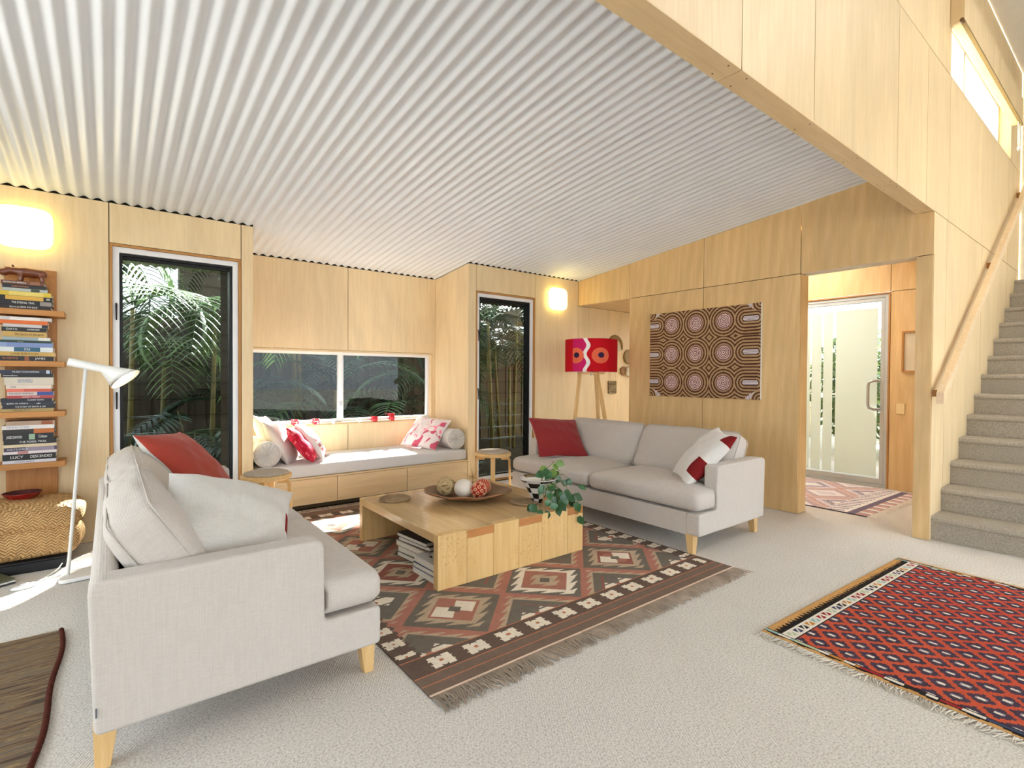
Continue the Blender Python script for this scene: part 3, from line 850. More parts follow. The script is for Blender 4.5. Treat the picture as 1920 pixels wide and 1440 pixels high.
sofaB.location = (-1.228, -1.774, 0); sofaB.rotation_euler = (0, 0, PI)

# ------------------------------------------------------------------ pillows
def pillow_mesh(w, h, t, n=26, seed=0, wrinkle=.006, ear=.10, mfun=None, sag=0.0):
    """flat square pillow: x width, z height, y thickness (front is -y)"""
    rg = random.Random(seed); ph = [rg.uniform(0, 6.28) for _ in range(8)]
    mb = MB(); idx = {}
    def pt(i, j, sd):
        edge = i in (0, n) or j in (0, n)
        key = (i, j, 0 if edge else sd)
        if key in idx: return idx[key]
        u, v = 2 * i / n - 1, 2 * j / n - 1
        px = u * w / 2 * (1 - ear * (1 - v * v) * abs(u) ** 3)
        pz = v * h / 2 * (1 - ear * (1 - u * u) * abs(v) ** 3)
        e = max(0.0, (1 - abs(u) ** 2.6) * (1 - abs(v) ** 2.6))
        y = t / 2 * e ** .62
        wr = wrinkle * (math.sin(5 * u + 4 * v + ph[0]) * math.sin(7 * v - 3 * u + ph[1]) + .7 * math.sin(11 * u * v + ph[2]) + .5 * math.sin(15 * u + ph[3]) * math.sin(9 * v + ph[4])) * e
        y = (y + wr) * sd
        pz -= sag * (1 - u * u) * (1 if v > 0 else 0) * v * v
        if edge: y = .004 * math.sin(9 * u + 8 * v + ph[5])
        idx[key] = len(mb.v); mb.v.append((px, y, pz)); return idx[key]
    for i in range(n):
        for j in range(n):
            for sd in (-1, 1):
                q = [pt(i, j, sd), pt(i + 1, j, sd), pt(i + 1, j + 1, sd), pt(i, j + 1, sd)]
                mb.f.append(tuple(q if sd < 0 else q[::-1]))
                mb.m.append(mfun((i + .5) / n, (j + .5) / n, sd) if mfun else 0)
    return mb

def place(o, loc, normal, updir=(0, 0, 1), roll=0.0):
    """front of pillow (-y) looks along normal; local z as near updir as can be, rolled"""
    nrm = Vector(normal).normalized(); y = -nrm
    z = Vector(updir); z = (z - z.dot(y) * y).normalized(); x = y.cross(z)
    M = Matrix((x, y, z)).transposed().to_4x4()
    M = Matrix.Translation(loc) @ M @ Matrix.Rotation(roll, 4, 'Y')
    o.matrix_world = M

def place_axes(o, c, xd, zd):
    x = Vector(xd).normalized(); z = Vector(zd); z = (z - z.dot(x) * x).normalized(); y = z.cross(x)
    o.matrix_world = Matrix.Translation(c) @ Matrix((x, y, z)).transposed().to_4x4()

def pillow(label, w, h, t, mats, loc, normal, roll=0.0, group=None, updir=(0, 0, 1), axes=None, **kw):
    me = pillow_mesh(w, h, t, **kw)
    o = me.build('throw_pillow', mats, smooth=True)
    if axes: place_axes(o, loc, *axes)
    else: place(o, loc, normal, updir, roll)
    s = o.modifiers.new('sub', 'SUBSURF'); s.levels = 1; s.render_levels = 1
    return tag(o, label, 'pillow', group)

RB = m_plain('dark_red_patch', lin(128, 34, 36), .9, .1)
two = lambda u, v, s: 0 if s < 0 else 1
# near sofa
pillow('terracotta red pillow leaning on the near sofa, cream backed', .58, .54, .18, [REDF2, LINEN_P], (-4.335, -1.075, .642), None, axes=((.462, .884, -.076), (-.573, .362, .735)), group='pillows on the near sofa', seed=3, mfun=two, ear=.12)
pillow('natural linen pillow with small red corner patches on the near sofa', .50, .50, .22, [LINEN_P, LINEN_P, RB], (-4.345, -2.385, .590), None, axes=((.955, -.10, -.28), (.05, .82, .57)), group='pillows on the near sofa', seed=8,
       mfun=lambda u, v, s: 2 if (u > .88 and .08 < v < .24) or (u > .92 and .42 < v < .60) else 0, ear=.10, wrinkle=.008)
# far sofa
pillow('plain brick red square pillow at the lamp end of the far sofa', .52, .50, .15, [REDF, LINEN_P], (-1.344, -1.073, .604), None, axes=((.938, -.34, -.062), (.287, .668, .686)), group='pillows on the far sofa', seed=4, mfun=two, ear=.10)
pillow('white linen pillow with two dark red patches slumped on the far sofa', .48, .52, .16, [LINEN_W, LINEN_W, RB], (-1.265, -2.54, .605), None, axes=((-.704, -.708, -.06), (.451, -.511, .731)), group='pillows on the far sofa', seed=12,
       mfun=lambda u, v, s: 2 if (u > .84 and v > .80) or (u > .82 and .20 < v < .46) else 0, ear=.12)

# ------------------------------------------------------------------ window seat
ws_t = empty('window_seat', label='ply bench with three drawers built into the window recess', cat='bench')
MB().box(WX0 + .002, WX1 - .002, .045, RY - .002, .002, .040).build('plinth', BACKING, ws_t)
MB().box(WX0 + .002, WX1 - .002, .022, RY - .002, .040, .268).build('carcass', BACKING, ws_t)
MB().box(WX0 + .002, WX1 - .002, .002, RY - .002, .269, .284).build('seat_board', PLY_X, ws_t)
dx = [WX0 + .004, -3.075, -2.380, WX1 - .003]
for a, b in zip(dx[:-1], dx[1:]):
    MB().box(a + .002, b - .002, .002, .021, .044, .266).build('drawer', PLY_X, ws_t, bevel=.0015, seg=1)
sc = soft_box(WX1 - WX0 - .012, RY - .012, .112, .022, 14, (0, 0, .012), .0015, 2)
tag(sc.build('seat_cushion_pad', SEATC, smooth=True, loc=((WX0 + WX1) / 2, RY / 2, .284 + .0565)), 'long pale grey cushion pad on the window seat', 'cushion')
for (x, l) in ((-3.655, 'round bolster with pleated end at the near side of the window seat'), (-1.775, 'round bolster with pleated end in the far corner of the window seat')):
    bo = empty('bolster', (x, .36, .398 + .108), label=l, cat='bolster', group='bolsters at both ends of the window seat')
    R = .107
    prof = [(0.012, 0), (.03, -.004), (.06, -.010), (.085, -.010), (.10, -.002), (R, .012), (R, .62), (.10, .634), (.06, .634), (.01, .63)]
    mb = MB(); n = 64; k = 0
    for (r, y) in prof:
        for i in range(n):
            a = 2 * PI * i / n
            pl = .0065 * math.cos(16 * a) * (1 if .02 < r < .099 else .25)
            mb.v.append((r * math.cos(a), -.31 + y + pl, r * math.sin(a)))
    for j in range(len(prof) - 1):
        for i in range(n):
            i2 = (i + 1) % n
            mb.f.append((j * n + i, (j + 1) * n + i, (j + 1) * n + i2, j * n + i2)); mb.m.append(0)
    mb.f.append(tuple(range(n))); mb.m.append(0); mb.f.append(tuple((len(prof) - 1) * n + i for i in range(n))[::-1]); mb.m.append(0)
    mb.build('cover', LINEN_P, bo, smooth=True)
    MB().lathe([(.0001, .008), (.009, .006), (.013, 0), (.009, -.004)], 14).build('button', LINEN, bo, loc=(0, -.312, 0), rot=(PI / 2, 0, 0), smooth=True)
    MB().tube([(R * math.cos(t) * 1.0, -.303, R * math.sin(t)) for t in np.linspace(0, 2 * PI, 41)], .0035, 6, cap=False).build('piping', LINEN_W, bo, smooth=True)

def m_floral(name, base, blot, s, th=.52):
    t = NT(name)
    f = t.noise(t.coords((s, s, s)), 1.0, 2, .4, 1.5)
    g = t.noise(t.coords((s * 2.3, s * 2.3, s * 2.3)), 1.0, 2, .4, 1.0)
    col = t.mix(t.ramp(f, [(th, (0, 0, 0)), (th + .03, (1, 1, 1))]), base, blot)
    col = t.mix(t.ramp(g, [(.60, (0, 0, 0)), (.63, (1, 1, 1))]), col, tuple(min(1, x * 1.5 + .12) for x in blot))
    return t.setp(col, .85, .15)
PINKF = m_floral('pink_red_floral', lin(196, 40, 66), lin(176, 24, 44), 9)
WPINK = m_floral('white_pink_splash', lin(236, 224, 222), lin(205, 92, 116), 5.5, .56)
pg = 'pillows on the window seat'
pillow('white pillow in the back corner of the window seat', .40, .44, .14, LINEN_W, (-3.55, .47, .615), (.80, -.40, .42), .10, pg, seed=21)
pillow('cream linen pillow right behind the near bolster', .48, .46, .15, LINEN_P, (-3.455, .355, .570), None, 0, pg, seed=22, axes=((.502, .862, -.068), (-.408, .305, .861)))
pillow('pink and red patterned pillow in the row on the window seat', .40, .40, .12, PINKF, (-3.335, .175, .560), None, 0, pg, seed=23, axes=((.362, .929, -.074), (-.53, .271, .804)))
CHK = m_plain('dusty_rose_square', lin(190, 110, 112), .9, .1)
pillow('cream pillow with a line of rose squares, outermost in the row', .44, .42, .12, [LINEN_W, CHK], (-3.215, .315, .570), None, 0, pg, seed=24, axes=((.36, .93, -.05), (-.56, .25, .79)),
       mfun=lambda u, v, s: 1 if (s < 0 and .10 < u < .30 and (v * 7) % 1 < .5) or (s < 0 and .55 < u < .80 and (v * 4) % 1 < .4) else 0)
pillow('white pillow with pink splashes leaning on the far bolster', .46, .44, .14, WPINK, (-1.985, .340, .568), None, 0, pg, seed=25, axes=((.46, -.884, -.087), (.652, .269, .709)))

# ------------------------------------------------------------------ bent leg stools
PAD = m_plain('speckled_felt_pad', (.48, .42, .35), .95, .05, var=.25, nscale=160)
def make_stool(label):
    s = empty('stool', label=label, cat='stool', group='round bent leg stools')
    MB().lathe([(.0, .402), (.165, .402), (.174, .406), (.176, .420), (.174, .434), (.165, .438), (.0, .438)], 40).build('seat', BEECH, s, smooth=True)
    MB().lathe([(.0, .4385), (.150, .4385), (.155, .442), (.153, .450), (.145, .453), (.0, .454)], 40).build('seat_pad', PAD, s, smooth=True)
    for k in range(4):
        a = PI / 4 + k * PI / 2
        path = [(.08, .390), (.135, .390), (.152, .386), (.166, .374), (.172, .357), (.176, .2), (.182, .0)]
        th = .014
        out = [(r, z) for r, z in path]; inn = []
        for i, (r, z) in enumerate(path):
            p0 = path[max(i - 1, 0)]; p1 = path[min(i + 1, len(path) - 1)]
            d = Vector((p1[0] - p0[0], p1[1] - p0[1])).normalized(); nn = Vector((d.y, -d.x))
            inn.append((r + nn.x * th * 1.6, z + nn.y * th * 1.6))
        poly = [(r, z + .012 if z > .38 else z) for r, z in out] + inn[::-1]
        MB().prism(poly, 'y', -.021, .021).build('leg', BEECH, s, rot=(0, 0, a), bevel=.0025, seg=2, ang=.7)
    return s
stool1 = make_stool('round bentwood stool between the near sofa and the window seat')
stool1.location = (-3.785, -.50, .0065); stool1.rotation_euler = (0, 0, .35)
stool2 = copy_tree(stool1); stool2['label'] = 'round bentwood stool beside the far sofa, before the louvre window'
stool2.location = (-1.765, -.60, .0065); stool2.rotation_euler = (0, 0, .15)

# ------------------------------------------------------------------ coffee table
TZ = .310; T0 = .0075
PINE = m_wood('honey_pine_down', lin(206, 156, 82), lin(224, 180, 108), 'Z', .9, .36, .45, coat=.25, rand=.10)
PINE_Y = m_wood('honey_pine_top', lin(212, 174, 118), lin(229, 197, 145), 'Y', .9, .22, .5, coat=.8, rand=.04)
def m_freckle():
    t = NT('freckled_pine')
    t2 = PINE.node_tree
    v = t.coords((18, 18, 1.2)); f1 = t.noise(v, 2.0, 5, .6, .6)
    col = t.ramp(f1, [(.25, lin(212, 172, 110)), (.75, lin(230, 197, 138))])
    sp = t.noise(t.coords((150, 150, 80)), 1.0, 2, .5); reg = t.noise(t.coords((3.2, 3.2, 3.2)), 1.0, 2)
    a = t.n('ShaderNodeMath', _operation='MULTIPLY'); t.l(t.ramp(sp, [(.60, (0, 0, 0)), (.66, (1, 1, 1))]), a.inputs[0]); t.l(t.ramp(reg, [(.42, (0, 0, 0)), (.62, (1, 1, 1))]), a.inputs[1])
    hf = t.n('ShaderNodeMath', _operation='MULTIPLY'); t.l(a.outputs[0], hf.inputs[0]); hf.inputs[1].default_value = .6
    col = t.mix(hf.outputs[0], col, lin(176, 116, 46))
    oi = t.n('ShaderNodeObjectInfo'); mr = t.n('ShaderNodeMapRange'); t.l(oi.outputs['Random'], mr.inputs['Value']); mr.inputs['To Min'].default_value = .95; mr.inputs['To Max'].default_value = 1.04
    hv = t.n('ShaderNodeHueSaturation'); t.l(col, hv.inputs['Color']); t.l(mr.outputs[0], hv.inputs['Value'])
    return t.setp(hv.outputs['Color'], .36, .45, coat=.25)
FRECK = m_freckle()
ENDG = m_wood('end_grain_pine', lin(176, 116, 62), lin(198, 138, 82), 'X', 2.5, .4, .4)
ct = empty('coffee_table', (-2.742, -1.655, T0), label='low square honey timber coffee table with finger joints', cat='table')
hx, hy = .5625, .556
tt = .048; top = TZ - T0
edges = [-.5625, -.372, -.185, .005, .192, .417, .5625]
for i, (a, b) in enumerate(zip(edges[:-1], edges[1:])):
    through = i % 2 == 1
    yend = hy if through else hy - tt
    g = .0006
    MB().box(a + g, b - g, -yend, yend, top - tt, top).build('top_board', PINE_Y, ct, bevel=.0015, seg=1)
    for sy in (-1, 1):
        zt = top - tt - .0004 if through else top
        MB().box(a + g, b - g, min(sy * hy, sy * (hy - tt)), max(sy * hy, sy * (hy - tt)), 0, zt).build('side_board', FRECK, ct, bevel=.0015, seg=1)
        if through:
            MB().box(a + .002, b - .002, min(sy * (hy + .0005), sy * (hy - .004)), max(sy * (hy + .0005), sy * (hy - .004)), top - tt + .001, top - .001).build('finger_joint', ENDG, ct)

# books under the table
def m_cover(name, c, rough=.35):
    return m_plain(name, c, rough, .4, var=.03)
PAGES = m_plain('book_pages', (.74, .70, .62), .8, .1, var=.10, nscale=90)
def make_book(name, label, w, d, t, cover, loc, rz=0.0, cat='book', group=None, art=None, tilt=None, back=None):
    """book lying flat: x length (spine length), y depth, spine on -y"""
    b = empty(name, loc, rz, label=label, cat=cat, group=group)
    if tilt: b.rotation_euler = (tilt[0], tilt[1], rz)
    c = min(.0022, t * .12)
    MB().box(-w / 2 + .003, w / 2 - .003, -d / 2 + .003, d / 2 - .004, c, t - c).build('pages', PAGES, b)
    m = MB()
    pr = [(-d / 2, 0), (d / 2, 0), (d / 2, c * .9), (-d / 2 + .0025, c * .9), (-d / 2 + .0025, t - c * .9), (d / 2, t - c * .9), (d / 2, t), (-d / 2, t)]
    m.prism(pr, 'x', -w / 2, w / 2)
    m.build('cover', cover, b)
    if art:
        MB().box(-w / 2 + w * art[1], w / 2 - w * art[2], -d / 2 + d * art[3], d / 2 - d * art[4], t, t + .0006).build('cover_print', art[0], b)
    return b
MAG = [m_cover('cover_slate', (.05, .055, .06)), m_cover('cover_white', (.72, .72, .70)), m_cover('cover_navy', (.03, .04, .10)), m_cover('cover_cream', (.62, .56, .44)), m_cover('cover_olive', (.09, .10, .06)), m_cover('cover_tan', (.42, .30, .17))]
bg = 'picture books under the coffee table'
z = T0 + .001
st1 = [(.34, .27, .030, 4, 'dark bottom book of the taller stack under the coffee table'), (.33, .26, .034, 3, 'cream book second from the floor in the taller stack under the table'), (.34, .27, .036, 5, 'thick tan book in the middle of the taller stack under the table'), (.33, .26, .026, 2, 'navy edged book second from the top of the taller table stack'), (.33, .27, .024, 0, 'glossy picture book on top of the taller stack under the table')]
ARTS = [m_floral('cover_photo_dark', (.03, .035, .04), (.30, .30, .28), 16, .52), m_floral('cover_photo_pale', (.60, .60, .56), (.05, .05, .05), 12, .58)]
for i, (w, d, t, c, l) in enumerate(st1):
    make_book('picture_book', l, w, d, t, MAG[c], (-3.08 + .006 * (i % 2), -1.71 + .01 * (i % 3), z), PI / 2 + .10 + .05 * (i % 2), group=bg, art=(ARTS[0], .03, .03, .03, .35) if i == 4 else None)
    z += t + .0006
z = T0 + .001
st2 = [(.30, .25, .030, 1, 'white bottom book of the shorter stack under the coffee table'), (.30, .25, .030, 2, 'navy middle book of the shorter stack under the coffee table'), (.31, .25, .036, 1, 'white art book on top of the shorter stack under the table')]
for i, (w, d, t, c, l) in enumerate(st2):
    make_book('picture_book', l, w, d, t, MAG[c], (-3.15 + .006 * i, -2.008, z), PI / 2 + .02 + .03 * (i % 2), group=bg, art=(ARTS[1], .05, .30, .05, .2) if i == 2 else None)
    z += t + .0006

# ------------------------------------------------------------------ things on the coffee table
CANE = m_weave('coiled_cane', lin(184, 150, 110), lin(222, 192, 150), 70, .8)
for (x, y, r, l) in ((-3.133, -1.309, .105, 'woven cane trivet at the near window corner of the coffee table'), (-2.384, -1.300, .105, 'woven cane trivet behind the fruit bowl'), (-2.465, -1.925, .095, 'woven cane trivet beside the chequered vase')):
    tv = empty('trivet', (x, y, TZ), label=l, cat='trivet', group='woven trivets on the coffee table')
    n = 9
    MB().lathe([(.0, .001), (r - .004, .001), (r - .004, .013), (.0, .013)], 32).build('core', CANE, tv)
    for k in range(n):
        rr = .010 + (r - .012) * k / (n - 1)
        MB().tube([(rr * math.cos(t), rr * math.sin(t), .0125) for t in np.linspace(0, 2 * PI, 37)], (r / n) * .56, 6, cap=False).build('coil', CANE, tv, smooth=True)

# leaf shaped wooden bowl
BOWLM = m_weave('dark_woven_bowl', lin(120, 92, 70), lin(176, 146, 118), 60, .5)
BOWLR = m_plain('bowl_rim_wood', lin(150, 106, 74), .5, .4, var=.25, nscale=25)
bc = (-2.700, -1.580)
wb_ = empty('fruit_bowl', (bc[0], bc[1], TZ), math.radians(-38), label='wide shallow dark wooden bowl holding decorative balls', cat='bowl')
nA, prof = 56, [(.05, .0), (.12, .004), (.20, .020), (.265, .040), (.305, .056), (.315, .062), (.309, .066), (.30, .062), (.255, .046), (.19, .027), (.11, .013), (.0, .011)]
mb = MB()
def bowl_r(a): return 1.0 - .20 * abs(math.sin(a)) ** 1.3
for r, z in prof:
    for i in range(nA):
        a = 2 * PI * i / nA
        wob = 1 + .012 * math.sin(9 * a + 1) * (r > .2)
        mb.v.append((r * bowl_r(a) * wob * math.cos(a), r * bowl_r(a) * wob * math.sin(a), z + (.004 * math.sin(7 * a) if r > .25 else 0)))
for j in range(len(prof) - 1):
    for i in range(nA):
        i2 = (i + 1) % nA
        mb.f.append((j * nA + i, j * nA + i2, (j + 1) * nA + i2, (j + 1) * nA + i)); mb.m.append(1 if 3 <= j <= 6 else 0)
mb.f.append(tuple(range(nA))[::-1]); mb.m.append(0)
mb.build('dish', [BOWLM, BOWLR], wb_, smooth=True)

def ball(name, label, r, loc, mat, sub, squash=1.0):
    e = empty(name, loc, label=label, cat='ball' if 'egg' not in name else 'egg')
    m = MB(); n, k = 28, 16
    m.lathe([(r * math.sin(PI * j / k) + 1e-5, -r * squash * math.cos(PI * j / k)) for j in range(k + 1)], n)
    m.build('ball_core' if 'egg' not in name else 'shell', mat, e, smooth=True)
    if sub: sub(e, r)
    return e
RATT = m_plain('pale_rattan', lin(200, 176, 132), .6, .3, var=.2, nscale=40)
RATD = m_plain('shadowed_rattan', lin(146, 118, 78), .8, .2, var=.2)
def bands(e, r):
    rg = random.Random(4)
    for k in range(11):
        ax = Vector((rg.gauss(0, 1), rg.gauss(0, 1), rg.gauss(0, 1))).normalized()
        u = ax.orthogonal().normalized(); v = ax.cross(u); off = rg.uniform(-.5, .5) * r
        rr = math.sqrt(r * r - off * off)
        for dd in (-.0055, 0, .0055):
            MB().tube([tuple(ax * (off + dd) + u * (rr * 1.012 * math.cos(t)) + v * (rr * 1.012 * math.sin(t))) for t in np.linspace(0, 2 * PI, 29)], .0024, 5, cap=False).build('rattan_strand', RATT, e, smooth=True)
CORAL = m_plain('orange_red_lacquer', lin(178, 44, 26), .4, .4, var=.15, nscale=30)
CREAMB = m_plain('cream_bead', lin(236, 190, 150), .4, .4)
def rings(e, r):
    gm = MB().tube([(.0095 * math.cos(t), .0095 * math.sin(t), 0) for t in np.linspace(0, 2 * PI, 15)], .0032, 5, cap=False).mesh('bead_ring', True); gm.materials.append(CREAMB)
    N = 34
    for k in range(N):
        zc = 1 - 2 * (k + .5) / N; ph = k * 2.39996
        d = Vector((math.sqrt(1 - zc * zc) * math.cos(ph), math.sqrt(1 - zc * zc) * math.sin(ph), zc))
        o = link('bead_ring', gm, None, e, d * (r + .0005)); o.rotation_euler = d.to_track_quat('Z', 'Y').to_euler()
def stripes(e, r):
    ax = Vector((-.75, .2, .62)).normalized(); u = ax.orthogonal().normalized(); v = ax.cross(u)
    for k in range(9):
        off = r * (-.85 + 1.7 * k / 8); rr = math.sqrt(r * r - off * off) * 1.01
        MB().tube([tuple(ax * off + u * (rr * math.cos(t)) + v * (rr * math.sin(t))) for t in np.linspace(0, 2 * PI, 27)], .0019, 5, cap=False).build('stripe', CREAMB, e, smooth=True)
zb = TZ + .012
ball('woven_ball', 'ball of plaited pale rattan in the bowl', .064, (-2.810, -1.465, zb + .070), RATD, bands)
ball('ostrich_egg', 'large smooth cream egg in the bowl', .070, (-2.735, -1.585, zb + .068), m_plain('egg_shell', (.78, .70, .60), .4, .4, var=.02), None, .93)
ball('ringed_ball', 'red ball covered in cream bead rings in the bowl', .054, (-2.672, -1.675, zb + .062), CORAL, rings)
ball('striped_ball', 'red and cream striped ball at the back of the bowl', .056, (-2.580, -1.600, zb + .062), CORAL, stripes)
# dried grass spray
GRASS = m_plain('dried_grass', lin(196, 160, 112), .8, .1, var=.2)
dg = empty('dried_seed_head', (-2.47, -1.30, TZ), label='spiky dried grass seed head behind the bowl', cat='dried plant')
MB().tube([(0, 0, .010), (.004, .002, .05), (0, 0, .082)], [.004, .003, .006], 6).build('stalk', GRASS, dg, smooth=True)
rg = random.Random(5)
sp = MB()
sp.add([(-.0007, 0, 0), (.0007, 0, 0), (0, .0007, 0), (0, 0, 1)], [(0, 1, 3), (1, 2, 3), (2, 0, 3), (0, 2, 1)])
spm = sp.mesh('spike'); spm.materials.append(GRASS)
for k in range(58):
    d = Vector((rg.gauss(0, 1), rg.gauss(0, 1), rg.gauss(0.15, .8))).normalized()
    o = link('spike', spm, None, dg, (0, 0, .08)); o.rotation_euler = d.to_track_quat('Z', 'Y').to_euler(); L = rg.uniform(.09, .17); o.scale = (2.2, 2.2, L)

# chequered vase
BLK = m_plain('black_glaze', (.012, .012, .014), .2, .5); WGL = m_plain('white_glaze', (.78, .78, .77), .2, .5, var=.02)
vx, vy = -2.372, -1.965
vase = empty('vase', (vx, vy, TZ), .2, label='black and white chequered cone shaped vase', cat='vase')
vp = [(.030, 0), (.034, .004), (.048, .035), (.066, .075), (.088, .115), (.112, .150), (.134, .168), (.137, .171), (.134, .173), (.105, .158), (.078, .150), (.055, .148), (.0, .147)]
mb = MB().lathe(vp, 32, mfun=lambda j, i: ((i // 4) + (j if j < 5 else (j + (1 if j > 7 else 0)))) % 2 if j != 7 and j < 9 else 1, cap0=True)
mb.build('cone', [BLK, WGL], vase, smooth=True)

# trailing plant
LEAF1 = m_leaf('vine_leaf_dark', lin(38, 78, 44), lin(62, 104, 62), .3, 20)
LEAF2 = m_leaf('vine_leaf_fresh', lin(92, 128, 50), lin(128, 156, 76), .35, 20)
STEM = m_plain('vine_stem', lin(104, 100, 52), .5, .3)
def leaf_mesh(name, mat, L=1.0):
    mb = MB(); n = 10
    outl = []
    for i in range(n + 1):
        t = i / n
        w = .40 * math.sin(PI * min(1, t * 1.0)) ** .75 * (1 - t) ** .35 * 1.25 if 0 < t < 1 else 0
        outl.append((t, w))
    V = []; 
    for t, w in outl:
        droop = -.22 * t * t
        V += [(-w, t - .10 * (w > .1) * (t < .2), droop + .10 * w), (0, t, droop), (w, t - .10 * (w > .1) * (t < .2), droop + .10 * w)]
    Fq = []
    for i in range(n):
        a = i * 3
        Fq += [(a, a + 1, a + 4, a + 3), (a + 1, a + 2, a + 5, a + 4)]
    mb.add(V, Fq)
    me = mb.mesh(name, True); me.materials.append(mat); return me
lm1, lm2 = leaf_mesh('leaf', LEAF1), leaf_mesh('leaf', LEAF2)
pl = empty('trailing_vine', (vx + .02, vy - .01, TZ), label='trailing green vine spilling from the vase over the table edge', cat='plant')
rg = random.Random(17)
def ray_local(px_, py_, dist):
    return None
vines = [
    [(0, 0, .150), (.03, -.03, .21), (.075, -.06, .235), (.115, -.07, .215)],
    [(0, 0, .150), (-.01, -.05, .225), (.005, -.09, .27), (.03, -.10, .295)],
    [(0.02, -.02, .150), (.05, -.12, .17), (.08, -.20, .10), (.10, -.235, .03), (.11, -.25, -.05)],
    [(0.02, -.02, .150), (.0, -.14, .16), (-.03, -.20, .08), (-.05, -.235, .03)],
    [(0, 0, .150), (-.08, -.12, .17), (-.13, -.17, .07), (-.19, -.20, .02), (-.27, -.19, .015)],
    [(0.03, 0, .150), (.10, -.10, .20), (.15, -.14, .15), (.19, -.16, .12)],
    [(0, -.02, .150), (.03, -.15, .12), (.05, -.19, .06), (.02, -.235, .02)],
    [(0, -.02, .150), (-.05, -.13, .13), (-.09, -.19, .05), (-.14, -.22, .02)],
]
def spline(P, n):
    out = []
    P = [Vector(p) for p in P]
    for i in range(n + 1):
        t = i / n * (len(P) - 1); k = min(int(t), len(P) - 2); f = t - k
        p0 = P[max(k - 1, 0)]; p1 = P[k]; p2 = P[k + 1]; p3 = P[min(k + 2, len(P) - 1)]
        out.append(.5 * ((2 * p1) + (-p0 + p2) * f + (2 * p0 - 5 * p1 + 4 * p2 - p3) * f * f + (-p0 + 3 * p1 - 3 * p2 + p3) * f ** 3))
    return out
camdir = Vector((-4.7 - vx, -4.64 - vy, .75)).normalized()
for vi, P in enumerate(vines):
    S = spline(P, 14)
    MB().tube([tuple(p) for p in S], .0022, 5).build('stem', STEM, pl, smooth=True)
    nl = 6 if vi in (2, 3, 4, 6, 7) else 4
    for k in range(nl):
        i = int(4 + (len(S) - 5) * k / max(1, nl - 1))
        p = S[min(i, len(S) - 1)]
        d = Vector((rg.uniform(-1, 1), rg.uniform(-1, .4), rg.uniform(-.9, .1))).normalized()
        nr = (camdir + Vector((rg.uniform(-.6, .6), rg.uniform(-.6, .6), rg.uniform(-.2, .7)))).normalized()
        y = (d - d.dot(nr) * nr).normalized(); x = y.cross(nr)
        L = rg.uniform(.052, .074)
        q = p + y * .012 + nr * .004
        zmin = q.z + y.z * L
        if q.y + y.y * L > -.235 and min(q.z, zmin) < .012: q.z += .014 - min(q.z, zmin)
        fresh = vi in (0, 1) and k >= nl - 2 or (rg.random() < .15)
        o = link('leaf', lm2 if fresh else lm1, None, pl)
        M = Matrix((x, y, nr)).transposed().to_4x4(); M = Matrix.Translation(q) @ M @ Matrix.Scale(L, 4)
        o.matrix_local = M
